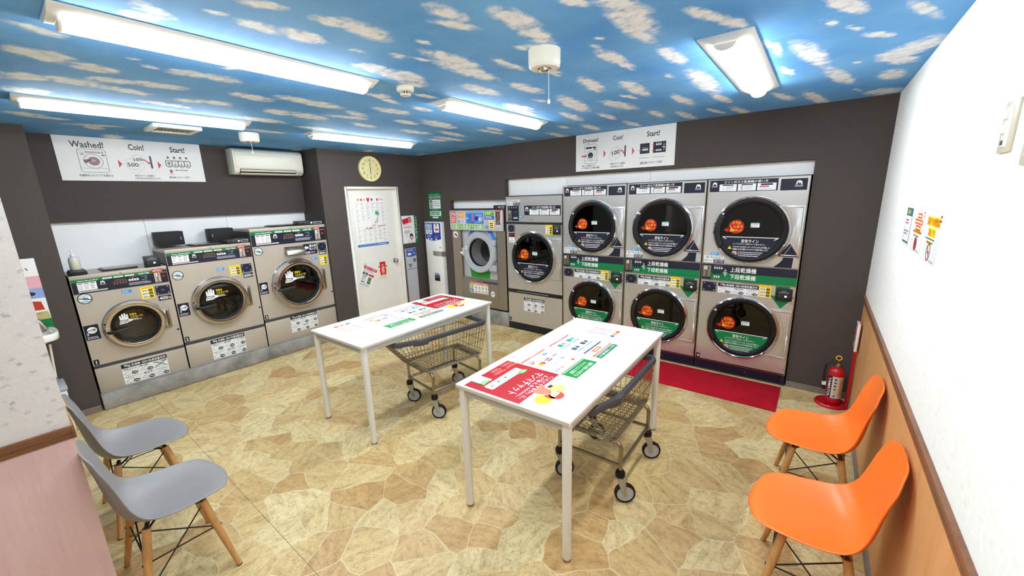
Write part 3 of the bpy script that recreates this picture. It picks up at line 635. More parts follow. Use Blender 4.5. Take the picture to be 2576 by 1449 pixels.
w3, z, ph = washer(-2.506, .884, 1.546, (.446, .843), .310, .240, (.440, .474), 27, 800, '3', [('羽毛ぶとん', '3枚'), ('毛布', '4枚'), ('こたつ布団', '1枚'), ('タオルケット', '18枚'), ('一般衣料', '27kg'), ('バスタオル', '27枚')], None,
    'largest washer numbered 3, 800 yen, with a bleach drawer above its door', (.752, 1.208, .861, 1.316), (.765, 1.160, .862, 1.198), (.756, 1.026, .856, 1.154), (.655, 1.105), (.010, .782, .100, .922), (.062, 1.287, .047), (.288, .235, .620, .443))
# bleach drawer of washer 3
b = MB(); b.prism([(0, 1.200), (.075, 1.212), (.055, 1.262), (0, 1.308)], .346, .572, M['zinc'], lambda x, y, h: (h, -x, y)); o = b.build('bleach_drawer', w3, bevel=.004)
D = Decal(); D.rect(.02, .01, .12, .055, NAVY).greek(.04, .025, .09, .04, 1, (150, 160, 190)).rect(.13, .01, .205, .055, (40, 40, 60)); D.build('drawer_print', o, (.350, -.0545, 1.262), (1, 0, 0), (0, .055 / .0717, .046 / .0717))
D = Decal(); D.base(0, 0, .168, .132, .0008, ink(NAVY)); D.poly([(.008, .085), (.035, .112), (.035, .098), (.062, .098), (.062, .072), (.035, .072), (.035, .058)], WHITE).text('漂白剤', .07, .088, .16, .12, WHITE).text('投入口', .07, .052, .16, .084, WHITE).rect(.012, .008, .075, .035, (214, 196, 214)).greek(.02, .012, .07, .03, 2, (150, 90, 120)).greek(.085, .012, .155, .035, 2, (190, 190, 200)); D.build('bleach_label', w3, (.572, -.0012, 1.184))
reader(w1, .513, 1.2525, .628, 1.362, .0, .05)
for wv, x0, x1, z0, z1 in ((w2, .548, .766, 1.403, 1.452), (w3, .560, .878, 1.547, 1.600)):
    b = MB(); b.box(x0, .012, z0, x1, .16, z1, M['black']); o = b.build('card_reader', wv, bevel=.003); q, e = x1 - x0, z1 - z0
    D = Decal(); D.rrect(q * .6, e * .25, q * .94, e * .72, .006, (205, 205, 205)).rrect(q * .62, e * .34, q * .92, e * .62, .004, (14, 14, 16), 2).rect(q * .48, e * .35, q * .54, e * .65, M['ledw'], 2).frame(q * .26, e * .3, q * .46, e * .7, .0015, (110, 130, 130)); D.build('reader_print', o, (x0, .0115, z0))
b = MB()

# ------------------------------------------------------------------ dryers
def dryer_door(t, cx, cz, R, x1, pz0, pz1, col, chord, seglow):
    """chrome ring with black seal, glass, left grip, hinge panel on the right"""
    a1, a0 = math.asin((pz1 - cz) / R), math.asin((pz0 - cz) / R); rr = R * .99
    b = MB(); b.prism([(cx + rr * math.cos(a1 + (a0 - a1) * k / 20), cz + rr * math.sin(a1 + (a0 - a1) * k / 20)) for k in range(21)] + [(x1, pz0), (x1, pz1)], -.012, -.0005, M['inox'], lambda x, y, h: (x, h, y))
    x2 = cx + R * .80
    for a, c, e, f in ((x2, pz0 + .012, x1 - .012, pz0 + .02), (x2, pz1 - .02, x1 - .012, pz1 - .012), (x1 - .02, pz0 + .02, x1 - .012, pz1 - .02)): b.box(a, -.016, c, e, -.012, f, M['inox'])
    b.tube([(cx + R * 1.10 * math.cos(.62 - 1.24 * k / 16), -.012, cz + R * 1.10 * math.sin(.62 - 1.24 * k / 16)) for k in range(17)], .003, M['zinc'], 6)
    hp = b
    b = MB(); b.lathe([(R * 1.0, 0), (R * 1.0, .022), (R * .985, .032), (R * .955, .036), (R * .925, .030), (R * .915, .022)], M['chrome'], (cx, 0, cz), 'y', 96); d = b.build('door', t)
    hp.build('hinge_panel', d, bevel=.003)
    b = MB(); b.lathe([(R * .925, .026), (R * .90, .030), (R * .84, .030), (R * .79, .020), (R * .77, .012), (R * .77, -.02)], M['rubber'], (cx, 0, cz), 'y', 96); b.build('gasket', d)
    b = MB(); b.lathe([(0, .020), (R * .80, .020), (R * .80, .015), (0, .015)], M['dglass'], (cx, 0, cz), 'y', 64); b.build('door_glass', d)
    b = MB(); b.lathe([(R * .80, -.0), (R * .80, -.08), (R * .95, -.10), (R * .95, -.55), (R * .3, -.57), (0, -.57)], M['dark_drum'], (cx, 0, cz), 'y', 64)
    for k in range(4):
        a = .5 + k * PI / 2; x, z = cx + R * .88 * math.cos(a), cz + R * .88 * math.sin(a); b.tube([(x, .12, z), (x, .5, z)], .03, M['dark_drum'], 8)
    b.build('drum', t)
    b = MB(); n = 14; pts = [(cx + R * .935 * math.cos(a), cz + R * .935 * math.sin(a)) for a in [PI * .80 + PI * .40 * k / n for k in range(n + 1)]]
    inn = [(cx + R * .80 * math.cos(a), cz + R * .80 * math.sin(a)) for a in [PI * .83 + PI * .34 * k / n for k in range(n + 1)]]
    b.prism(pts + inn[::-1], -.045, -.030, M['black'], lambda x, y, h: (x, h, y)); hd = b.build('door_grip', d, bevel=.003)
    b = MB(); a = PI * .815; b.lathe([(0, .010), (.011, .008), (.013, 0), (0, 0)], M['wplast'], (cx + R * .90 * math.cos(a), -.036, cz + R * .90 * math.sin(a)), 'y', 20); b.build('latch', hd)
    D = Decal(); r = R * .205; x, z = -R * .37, R * .115
    D.disc(x, z, r, (188, 22, 16)).poly([(x - r * .7, z - r * .15), (x - r * 1.1, z - r * .30), (x - r * 1.05, z - r * .12), (x - r * 1.62, z - r * .48), (x - r * 1.1, z - r * .86), (x - r * 1.14, z - r * .66), (x - r * .6, z - r * .8)], (188, 22, 16))
    D.text('ドアは', x - r * .5, z + r * .32, x + r * .5, z + r * .74, YEL).text('しっかり', x - r * .78, z - r * .2, x + r * .78, z + r * .22, YEL).text('閉', x - r * .78, z - r * .74, x - r * .34, z - r * .3, YEL).text('めましょう', x - r * .28, z - r * .66, x + r * .76, z - r * .36, YEL)
    D.rect(R * .0, R * .10, R * .22, R * .22, WHITE).rect(0, R * .20, R * .22, R * .235, (120, 190, 190), 2).greek(R * .03, R * .17, R * .19, R * .20, 1, (220, 60, 60)).greek(R * .05, R * .11, R * .2, R * .16, 2, (150, 150, 150)).disc(R * .03, R * .135, R * .015, BLACK, 2)
    D.build('door_sticker', d, (cx, -.0206, cz))
    D = Decal(); r = R * .775; c0 = chord * R; a0 = math.asin(chord / .775)
    n = 40; D.poly([(r * math.cos(a), r * math.sin(a)) for a in [PI - a0 + (PI + 2 * a0) * k / n for k in range(n + 1)]], col); q = r * math.cos(a0)
    D.line((-q * .97, c0 + .004), (q * .97, c0 + .004), .006, WHITE, 2).line((-q * .97, c0 + .004), (-q * .82, c0 - .016), .006, WHITE, 2).line((q * .97, c0 + .004), (q * .82, c0 - .016), .006, WHITE, 2)
    D.text('目安ライン', -R * .2, c0 - R * .15, R * .24, c0 - R * .05, WHITE).text('※ドアをきちんと閉めないと動きません。', -R * .42, c0 - R * .215, R * .42, c0 - R * .165, WHITE, False)
    tri_warn(D, -R * .50, c0 - R * .31, R * .055); D.text('アロマオイル又はマッサージオイルなどが付着した', -R * .42, c0 - R * .305, R * .53, c0 - R * .25, WHITE).text('洗濯物は火災の原因となりますので使用を禁止します。', -R * .42, c0 - R * .375, R * .50, c0 - R * .325, WHITE)
    D.disc(-R * .36, c0 - R * .48, R * .075, WHITE, 2).ring(-R * .36, c0 - R * .48, R * .07, R * .018, (190, 40, 50), 3).disc(-R * .36, c0 - R * .48, R * .032, (150, 90, 90), 3)
    for i in range(3): D.disc(-R * .25, c0 - R * (.435 + .055 * i), R * .014, WHITE, 2).greek(-R * .22, c0 - R * (.452 + .055 * i), R * (.36 - .04 * i), c0 - R * (.418 + .055 * i), 1, (225, 228, 232), 2, .7)
    D.build('fill_line_sticker', d, (cx, -.0206, cz))

def stack_dryer(x0, label, group):
    t = thing('stacked_dryer', label, 'dryer', (x0, -.02, 0), 0, group)
    w, h = .796, 1.922; I = M['inox']; uc, ul, R = (.393, 1.449), (.398, .512), .312
    b = MB()
    b.plate(.003, 1.125, w - .003, h - .008, uc[0], uc[1], R * .82, 0, I); b.plate(.003, .118, w - .003, .960, ul[0], ul[1], R * .82, 0, I)
    b.box(.003, 0, .960, w - .003, .01, 1.125, I)
    for x in (.003, w - .003): b.quad((x, 0, .112), (x, .74, .112), (x, .74, h), (x, 0, h), M['zinc'])
    b.quad((.003, .74, 0), (w - .003, .74, 0), (w - .003, .74, h), (.003, .74, h), M['zinc']); b.box(.003, -.006, h - .008, w - .003, .74, h, M['zinc'])
    for x in (.003, w - .009): b.box(x, -.006, .112, x + .006, 0, h - .008, M['zinc'])
    b.box(.003, -.005, 1.118, w - .003, 0, 1.126, M['zinc']); b.box(.003, -.005, .954, w - .003, 0, .961, M['zinc'])
    for z in (1.21, .80, .16): b.box(w - .03, -.004, z, w - .012, 0, z + .007, M['zinc'])
    b.build('cabinet', t)
    b = MB(); b.box(.003, .0, 0, w - .003, .05, .112, M['navy']); b.box(.003, -.006, .104, w - .003, 0, .112, M['zinc']); b.box(.003, -.006, 0, w - .003, 0, .010, M['zinc']); b.box(.26, -.006, .022, w - .05, 0, .092, M['navy']); b.lathe([(0, .004), (.008, .003), (.009, 0)], M['zinc'], (.47, -.006, .062), 'y', 16); b.build('kick_panel', t)
    how_to(t, .021, 1.806, .566, 1.910)
    D = Decal(); D.base(0, 0, .190, .098, .001, ink(NAVY)); horse(D, .132, .058, .024); D.build('brand_plate', t, (.584, -.0015, 1.803))
    dryer_door(t, *uc, R, w - .012, 1.224, 1.676, NAVY, -.205, 0)
    dryer_door(t, *ul, R * .99, w - .013, .265, .736, GREEN, -.195, 0)
    D = Decal()     # band between the two doors
    D.base(0, 0, .786, .152, .003, M['navy']); D.rect(0, 0, .786, .075, GREEN).rect(0, 0, .086, .152, NAVY, 2).rect(.086, .02, .205, .075, (0, 104, 60), 2)
    D.text('上段乾燥機', .252, .086, .468, .134, WHITE).text('下段乾燥機', .252, .018, .468, .066, WHITE).text('上', .192, .078, .226, .112, WHITE).text('下', .192, .036, .226, .070, WHITE)
    D.frame(.245, .010, .74, .070, .0015, (0, 92, 52))
    for zz in (.108, .024):
        for i in range(4 if zz > .1 else 3): D.rect(.112 + .02 * i, zz, .124 + .02 * i, zz + .016, WHITE, 3).rect(.113 + .02 * i, zz + (.024 if zz > .1 else -.010), .122 + .02 * i, zz + (.029 if zz > .1 else -.005), (200, 200, 200), 3)
    D.rect(.10, .058, .18, .098, (18, 52, 50), 3).disc(.14, .146, .004, RED, 3)
    D.build('control_band', t, (.006, -.0035, .963)); coin_slot(t, .018, .983, .090, 1.102, 'zinc')
    sensor_plate(t, .022, .840, .147, .938); capacity(t, .166, .836, .508, .937, 14, '乾燥機', [('タオルケット', '4枚'), ('一般衣料', '14kg'), ('バスタオル', '14枚')]); yellow_note(t, .510, .834, .607, .950)
    D = Decal(); D.poly([(.600, .862), (.640, .862), (.640, .953), (.745, .953), (.745, .862), (.786, .862), (.693, .745)], GREEN); D.build('down_arrow', t, (0, -.0008, 0))
    n = 8; st = [(.666 - .05 * (1 - math.cos(k / n * PI / 2)) * 0 - .03 * math.sin(k / n * PI), 1.126 + .09 * k / n) for k in range(n + 1)]
    D = Decal(); D.poly([(.60 + .066 * math.sin(k / n * PI / 2), 1.126 + .092 * k / n) for k in range(n + 1)] + [(.742, 1.218), (.738, 1.126)], NAVY); D.build('arrow_stem', t, (0, -.0008, 0))
    D = Decal(); D.poly([(.622, 1.228), (.778, 1.228), (.706, 1.346)], NAVY); D.build('up_arrow', t, (0, -.0124, 0))
    reader(t, .645, .824, .770, .937)
    shrink_note(t, .019, 1.128, .197, 1.198, 10); blue_note(t, .072, 1.204, .075, .026)
    return t
d2 = stack_dryer(2.591, 'stacked pair of gas dryers next to the lower single dryer', 'stacked gas dryers in the wall opening')
d3 = copy_tree(d2, None, (3.388, -.02, 0), None, 'stacked pair of gas dryers in the middle, behind the front table')
d4 = copy_tree(d2, None, (4.187, -.02, 0), None, 'stacked pair of gas dryers numbered 4 beside the fire extinguisher')
number_label(d4, .014, .118, '4')

def single_dryer():
    t = thing('single_dryer', 'shorter single-door gas dryer numbered 1 beside the washer dryer', 'dryer', (1.712, -.02, 0))
    w, h = .872, 1.826; I = M['inox']; c, R = (.434, 1.036), .343
    b = MB(); b.plate(.003, .578, w - .003, 1.466, c[0], c[1], R * .82, 0, I); b.box(.003, 0, 1.496, w - .003, .01, h - .006, I); b.box(.003, 0, .098, w - .003, .01, .526, I)
    for x in (.003, w - .003): b.quad((x, 0, .1), (x, .74, .1), (x, .74, h), (x, 0, h), M['zinc'])
    b.quad((.003, .74, 0), (w - .003, .74, 0), (w - .003, .74, h), (.003, .74, h), M['zinc']); b.box(.003, -.004, h - .006, w - .003, .74, h, M['zinc'])
    b.lathe([(0, .005), (.010, .004), (.011, 0)], M['zinc'], (.42, 0, 1.525), 'y', 16)
    b.build('cabinet', t)
    b = MB(); b.box(.003, .0, 0, w - .003, .05, .098, M['black']); b.box(.003, -.006, 0, w - .003, 0, .012, M['black']); b.build('kick_panel', t)
    b = MB(); b.box(.003, -.006, 1.467, w - .003, .01, 1.495, M['black']); b.build('black_strip', t, bevel=.003)
    b = MB(); b.box(.003, -.006, .527, w - .003, .01, .577, M['black']); o = b.build('black_strip', t, bevel=.003)
    D = Decal(); D.greek(.16, .016, .66, .03, 1, (170, 170, 175)); D.build('strip_print', o, (0, -.0065, .527))
    how_to(t, .306, 1.583, .850, 1.704)
    D = Decal(); D.base(0, 0, .176, .196, .004, M['navy'])
    for i in range(4): D.rect(.02 + .038 * i, .165, .036 + .038 * i, .182, (150, 155, 170)).rect(.092 + .018 * i, .028, .104 + .018 * i, .048, WHITE).disc(.098 + .018 * i, .062, .002, WHITE)
    D.greek(.095, .09, .16, .13, 4, (90, 96, 120), 1, .4).greek(.02, .006, .07, .014, 1, WHITE); D.build('control_panel', t, (.038, -.0045, 1.507)); coin_slot(t, .048, 1.532, .105, 1.648, 'zinc')
    shrink_note(t, .030, 1.708, .230, 1.782, 5); blue_note(t, .218, 1.548, .072, .032); sensor_plate(t, .036, 1.360, .138, 1.455)
    D = Decal(); D.base(0, 0, .098, .054, .0008, ink((90, 22, 30))); D.greek(.01, .012, .088, .042, 2, (150, 70, 80)); D.build('red_sticker', t, (.040, -.0012, 1.292))
    D = Decal(); D.base(0, 0, .098, .072, .0008, ink(WHITE)); tri_warn(D, .049, .052, .013); D.greek(.01, .006, .088, .034, 3, (150, 150, 160)); D.build('caution_sticker', t, (.040, -.0012, 1.218))
    dryer_door(t, *c, R, w - .012, .768, 1.302, NAVY, -.255, 0)
    yellow_note(t, .626, 1.344, .732, 1.464); reader(t, .743, 1.347, .850, 1.464)
    capacity(t, .268, .288, .598, .476, 25, '乾燥機', [('羽毛ぶとん', '2枚'), ('毛布', '3枚'), ('こたつ布団', '1枚'), ('タオルケット', '8枚'), ('一般衣料', '25kg'), ('バスタオル', '25枚')]); number_label(t, .010, .112, '1')
single_dryer()

def combo():
    t = thing('washer_dryer', 'washer dryer with grey round door and light green slogan on its panel', 'washing machine', (.655, -.02, 0))
    w, z0, h = 1.042, .205, 1.652; S = M['combo']; c, R = (.560, 1.048), .298
    b = MB()
    b.box(.006, 0, z0 + .03, .188, .02, 1.365, S); b.box(.880, 0, z0 + .03, w - .006, .02, 1.365, S); b.box(.188, 0, z0 + .03, .880, .02, .655, S); b.box(.03, .03, z0, w - .03, .6, z0 + .03, M['blackm'])
    for x in (.006, w - .006): b.quad((x, 0, z0 + .03), (x, .72, z0 + .03), (x, .72, h), (x, 0, h), M['combo'])
    b.quad((.006, .72, z0), (w - .006, .72, z0), (w - .006, .72, h), (.006, .72, h), S)
    for x in (.185, .876): b.box(x, -.003, .66, x + .006, .0, 1.36, M['dgrey'])
    b.build('cabinet', t)
    b = MB(); b.box(.004, -.012, h - .004, w - .002, .72, h + .010, M['dgrey']); b.build('top_cover', t, bevel=.004)
    b = MB(); b.box(.160, -.004, z0 + .05, .874, 0, .630, S); b.box(.40, -.010, .606, .60, -.003, .640, M['zinc']); b.box(.60, -.008, .596, .874, -.002, .630, M['dgrey']); b.build('service_panel', t, bevel=.002)
    # recessed front with the coloured curves
    b = MB(); b.plate(.188, .655, .880, 1.365, c[0], c[1], R * .86, .03, M['silver']); b.build('recessed_front', t)
    D = Decal(); D.poly([(.250, .06), (.290, .20), (.36, .318), (.48, .318), (.42, .29), (.34, .21), (.28, .06)], (64, 126, 206)); D.build('blue_swoosh', t, (0, .0290, c[1])); D = Decal(); D.poly([(.66, .318), (.77, .318), (.86, .19), (.81, .16), (.74, .26)], (64, 126, 206)); D.build('blue_swoosh', t, (0, .0290, c[1])); D = Decal(); D.poly([(.27, -.16), (.32, -.27), (.34, -.385), (.70, -.385), (.72, -.27), (.80, -.18), (.56, -.31)], (40, 150, 40)); D.build('green_swoosh', t, (0, .0290, c[1]))

    b = MB(); G = M['gplast']; b.lathe([(R, -.03), (R, .03), (R * .97, .042), (R * .88, .046), (R * .72, .036), (R * .68, .018), (R * .68, -.02)], G, (c[0], 0, c[1]), 'y', 80); d = b.build('door', t)
    b = MB(); b.lathe([(R * .69, .018), (R * .66, .014), (R * .655, -.01), (R * .64, -.02)], M['rubber'], (c[0], 0, c[1]), 'y', 64); b.build('gasket', d)
    b = MB(); b.lathe([(R * .645, -.015), (R * .60, -.17), (R * .57, -.185), (R * .55, -.19)], M['combo_drum'], (c[0], 0, c[1]), 'y', 64); b.build('door_bowl', d)
    b = MB(); b.lathe([(0, -.20), (R * .4, -.195), (R * .56, -.186), (R * .56, -.190), (R * .4, -.199), (0, -.204)], M['glass'], (c[0], 0, c[1]), 'y', 64); b.build('door_glass', d)
    b = MB(); b.lathe([(R * .86, -.03), (R * .80, -.06), (R * .68, -.08), (R * .85, -.22), (R * .85, -.5)], M['combo_drum'], (c[0], 0, c[1]), 'y', 64); b.lathe([(R * .85, -.5), (R * .3, -.52), (0, -.52)], M['drum'], (c[0], 0, c[1]), 'y', 64); b.build('drum', t)
    b = MB(); b.box(c[0] + R * .62, -.034, c[1] + .11, .872, .028, c[1] + .19, G); b.box(c[0] + R * .62, -.034, c[1] - .26, .872, .028, c[1] - .17, G); b.box(c[0] + R * .80, -.034, c[1] - .10, .866, .028, c[1] + .10, G); b.build('hinge', d, bevel=.008)
    b = MB(); b.tube([(c[0] - R * .98, -.05, c[1] - .02), (c[0] - R * 1.16, -.055, c[1] - .012)], [.022, .012], M['wplast'], 12); b.box(c[0] - R * 1.02, -.062, c[1] - .055, c[0] - R * .94, -.030, c[1] + .06, M['gplast']); b.build('door_handle', d, bevel=.004)
    D = Decal(); D.disc(0, 0, .026, WHITE, 1, .032).line((-.01, -.012), (0, .018), .004, (120, 120, 120)).line((.01, -.012), (0, .018), .004, (120, 120, 120)); D.build('door_sticker', d, (c[0] - R * .80, -.0452, c[1] + .062))
    # control fascia
    b = MB(); b.box(.004, -.030, 1.366, w - .022, 0, h - .004, M['silver']); f = b.build('control_fascia', t, bevel=.004)
    D = Decal()
    D.rect(.036, .092, .128, .262, (228, 104, 92)).text('15kg', .046, .200, .120, .244, WHITE).greek(.05, .105, .116, .19, 3, (255, 225, 215), 2)
    D.rect(.160, .092, .318, .255, (240, 196, 180)).rect(.238, .16, .316, .235, (246, 200, 120), 2).rect(.164, .094, .232, .150, (186, 212, 214), 2).rect(.238, .094, .316, .155, (226, 232, 246), 2).greek(.166, .165, .232, .21, 3, (200, 110, 100), 3).greek(.244, .165, .312, .21, 3, (220, 140, 50), 3).greek(.17, .10, .225, .14, 2, (70, 120, 160), 3).greek(.246, .10, .31, .145, 3, (90, 120, 180), 3).greek(.18, .232, .30, .246, 1, (170, 80, 70), 2)
    D.rect(.344, .088, .676, .256, (58, 132, 218)).rect(.344, .236, .676, .248, (120, 180, 240), 2).rect(.458, .13, .500, .226, (190, 62, 84), 2).rect(.396, .088, .50, .104, (130, 92, 84), 2).rect(.512, .142, .578, .188, (52, 40, 140), 2)
    for i in range(4): D.rect(.462, .138 + .022 * i, .496, .150 + .022 * i, (230, 150, 165), 3).rect(.396, .136 + .023 * i, .432, .144 + .023 * i, (20, 70, 140), 3)
    D.greek(.352, .15, .388, .18, 1, WHITE, 2).greek(.535, .20, .65, .222, 1, (200, 222, 250), 2).greek(.52, .105, .64, .116, 1, (200, 222, 250), 2)
    D.rect(.696, .208, .868, .262, (100, 178, 44)).greek(.712, .216, .852, .254, 2, (235, 250, 220)).rect(.696, .152, .868, .204, (40, 84, 168)).greek(.712, .160, .852, .198, 2, (225, 235, 255))
    D.rect(.772, .024, .870, .142, (252, 226, 140)).greek(.784, .118, .86, .134, 1, (220, 150, 40), 2)
    for i in range(3): D.rect(.786, .036 + .027 * i, .852, .050 + .027 * i, (90, 66, 44), 2)
    D.rect(.690, .030, .764, .064, (64, 140, 206)).greek(.70, .036, .756, .058, 2, (190, 220, 244), 2)
    D.rect(.034, .004, .690, .082, (226, 244, 206)).rect(.044, .010, .682, .076, (104, 178, 52), 2).text('洗濯から乾燥まで全自動!!', .052, .014, .674, .072, WHITE, True, 4)
    D.rect(.896, .080, .978, .262, (110, 98, 94)).rect(.902, .172, .972, .256, (84, 62, 56), 2).rect(.935, .178, .946, .24, (180, 160, 130), 3).disc(.948, .13, .022, (60, 56, 56), 2).path([(.935, .118), (.952, .122), (.962, .142)], .007, WHITE, 3).disc(.918, .092, .004, WHITE, 3).rect(.984, .090, 1.012, .262, (236, 176, 176)).greek(.990, .10, 1.006, .25, 9, (250, 225, 225), 2, .6).rect(.904, .058, .978, .070, (244, 220, 220))
    D.build('fascia_print', f, (0, -.0303, 1.372))
    b = MB(); b.lathe([(.040, 0), (.040, .016), (.034, .022), (.030, .020), (0, .022)], M['gplast'], (.630, -.030, 1.525), 'y', 40); b.lathe([(.016, .022), (.013, .030), (0, .031)], M['wplast'], (.630, -.030, 1.525), 'y', 24); b.build('selector_knob', f)
    reader_z = h + .0105; b = MB(); b.box(.838, .004, reader_z, w - .003, .12, reader_z + .052, M['black']); o = b.build('card_reader', t, bevel=.003)
    D = Decal(); D.rrect(.115, .012, .19, .036, .005, (205, 205, 205)).rrect(.119, .017, .186, .031, .003, (14, 14, 16), 2).disc(.098, .026, .007, M['ledw'], 2).frame(.045, .014, .085, .040, .0014, (120, 130, 140)); D.build('reader_print', o, (.838, .0037, reader_z))
    D = Decal(); D.rect(0, 0, .11, .02, (206, 70, 76)).greek(.006, .004, .104, .016, 1, (255, 220, 220)); D.build('coin_tag', t, (.885, -.0305, h - .024))
    D = Decal(); D.disc(0, 0, .056, (236, 228, 222)).ring(0, 0, .056, .006, (220, 150, 140)).disc(0, -.006, .038, (246, 246, 246), 2).poly([(-.034, .006), (.01, .016), (.034, -.018), (.03, -.034), (.0, -.02)], (60, 44, 80), 3).greek(-.036, .034, .036, .046, 1, (200, 110, 110), 3); D.build('warning_sticker', t, (.080, -.0008, 1.295))
    D = Decal(); D.base(0, 0, .365, .160, .0008, ink((246, 242, 236))); D.rect(0, .128, .365, .160, (236, 110, 96)).text('1回で洗濯乾燥できる目安', .02, .134, .345, .154, WHITE).rect(.006, .068, .072, .122, (140, 196, 70)).rect(.006, .008, .072, .060, (60, 96, 168)).greek(.014, .08, .064, .112, 2, WHITE).greek(.014, .018, .064, .05, 2, WHITE)
    for r in range(2):
        for i in range(4): x, y = .100 + .068 * i, .084 - .060 * r; D.poly([(x, y), (x + .02, y + .022), (x + .042, y + .012), (x + .034, y - .012), (x + .01, y - .014)], (180, 190, 170) if i % 2 else (200, 180, 150)).ring(x + .036, y - .012, .010, .003, (90, 100, 120)).greek(x, y + .026, x + .045, y + .034, 1, (120, 120, 120), 2)
    D.build('capacity_chart', t, (.322, -.0055, .430))
    D = Decal(); D.disc(0, 0, .043, WHITE, 1, .048).ring(0, 0, .043, .004, (130, 110, 110), 2, 36, .048).text('100', -.026, -.014, .026, .018, (110, 100, 100)); D.build('round_sticker', t, (.775, -.0055, .450))
    number_label(t, .165, .585, '4')
combo()
# ------------------------------------------------------------------ tables
TA, TB, TZ = .722, 1.4635, .80
def table(label, loc, rz):
    t = thing('work_table', label, 'table', (loc[0], loc[1], 0), rz, 'white work tables')
    b = MB(); b.box(0, 0, TZ - .004, TA, TB, TZ, M['tabletop']); b.box(0, 0, TZ - .022, TA, TB, TZ - .004, M['edge']); b.build('tabletop', t, bevel=.0015)
    b = MB(); h0, h1, q = TZ - .064, TZ - .022, .016
    for x in (q, TA - q - .022): b.box(x, .05, h0, x + .022, TB - .05, h1, M['apron'])
    for y in (q, TB - q - .022): b.box(.05, y, h0, TA - .05, y + .022, h1, M['apron'])
    b.build('apron_frame', t, bevel=.002)
    for x in (.031, TA - .031):
        for y in (.031, TB - .031):
            b = MB(); b.lathe([(0, TZ - .022), (.0245, TZ - .022), (.022, .02), (.022, .012)], M['tablem'], (x, y, 0), 'z', 24); b.lathe([(.0225, .014), (.0225, .0), (0, 0)], M['zinc'], (x, y, 0), 'z', 24); b.build('leg', t)
    return t
TX = dict(ux=(0, -1, 0), uy=(1, 0, 0))
t1 = table('white table nearer the washers, its red poster at the far end', (1.8559, -2.8424), .0144)
t2 = table('white table nearer the camera, its red poster at the near end', (3.5482, -2.8599), .0177)
SKIN, HAIR = (250, 222, 190), (200, 76, 50)
def red_poster(t, v0, L):
    """v0: table position of the poster's left edge as one reads it"""
    D = Decal(); w, h = .405, .375; D.base(0, 0, w, h, .0004, ink((178, 8, 26)))
    D.text('「これどうするの?」に、', .05, h - .034, .36, h - .008, WHITE).text('スグ答える', .05, h - .064, .22, h - .040, WHITE).greek(.23, h - .060, .38, h - .044, 2, (250, 200, 200))
    D.text('マンマチャット', .045, h - .128, .345, h - .072, WHITE)
    D.rrect(.06, .105, .36, .170, .012, WHITE); D.rect(.095, .120, .15, .158, (214, 214, 222), 2).disc(.20, .135, .010, (60, 160, 90), 2).disc(.265, .135, .010, (60, 160, 90), 2).greek(.22, .124, .25, .146, 2, (130, 170, 140)).disc(.325, .14, .010, (190, 120, 110), 2)
    D.disc(.08, .175, .036, (84, 190, 70), 3, .018).greek(.058, .167, .102, .183, 2, WHITE, 4).disc(.315, .078, .036, (96, 200, 80), 3, .016).greek(.29, .071, .34, .085, 1, WHITE, 4)
    for x, y in ((.02, .05), (.02, .015), (.13, .05), (.13, .015)): D.greek(x, y, x + .09, y + .026, 3, (248, 150, 150)).disc(x - .006, y + .022, .005, YEL, 3)
    D.poly([(.262, -.002), (.345, -.002), (.345, .096), (.262, .090)], WHITE, 2).path([(.262, 0), (.345, 0), (.345, .096), (.262, .090)], .002, (70, 50, 60), 3, True).rect(.345, .02, .352, .08, (70, 50, 60), 3)
    D.poly([(-.0, 0), (0, .0), (0, .001)], WHITE)
    return D.build('red_poster', t, (.053, v0, TZ + .0006), **TX)
def girl(t, x, v):
    """drawing of a red-haired woman holding a phone"""
    D = Decal(); s = 1.0
    D.disc(.075, .005, .050, (252, 216, 44), 1, .042).disc(-.055, .005, .060, (253, 230, 120), 1, .045)
    D.poly([(-.06, -.09), (.045, -.09), (.035, -.03), (.012, .0), (-.015, .0), (-.045, -.03)], (240, 128, 96), 2).poly([(-.07, -.05), (-.03, -.02), (-.04, -.06)], SKIN, 3).poly([(-.085, -.045), (-.05, -.05), (-.048, -.028), (-.08, -.026)], (50, 40, 44), 4)
    D.disc(.0, .04, .042, HAIR, 2, .040).disc(.034, .018, .018, HAIR, 2, .03).disc(-.004, .032, .030, SKIN, 3, .028).poly([(-.034, .044), (.026, .044), (.018, .068), (-.02, .070)], HAIR, 4)
    D.disc(-.014, .030, .003, (70, 40, 36), 4, .004).disc(.008, .030, .003, (70, 40, 36), 4, .004).path([(-.010, .016), (-.003, .012), (.005, .016)], .002, (190, 60, 60), 4)
    D.frame(-.135, .045, -.078, .078, .0012, (240, 170, 170)).greek(-.130, .05, -.083, .074, 2, (240, 170, 180), 2, .35)
    D.build('cartoon_sticker', t, (x, v, TZ + .0006), **TX)
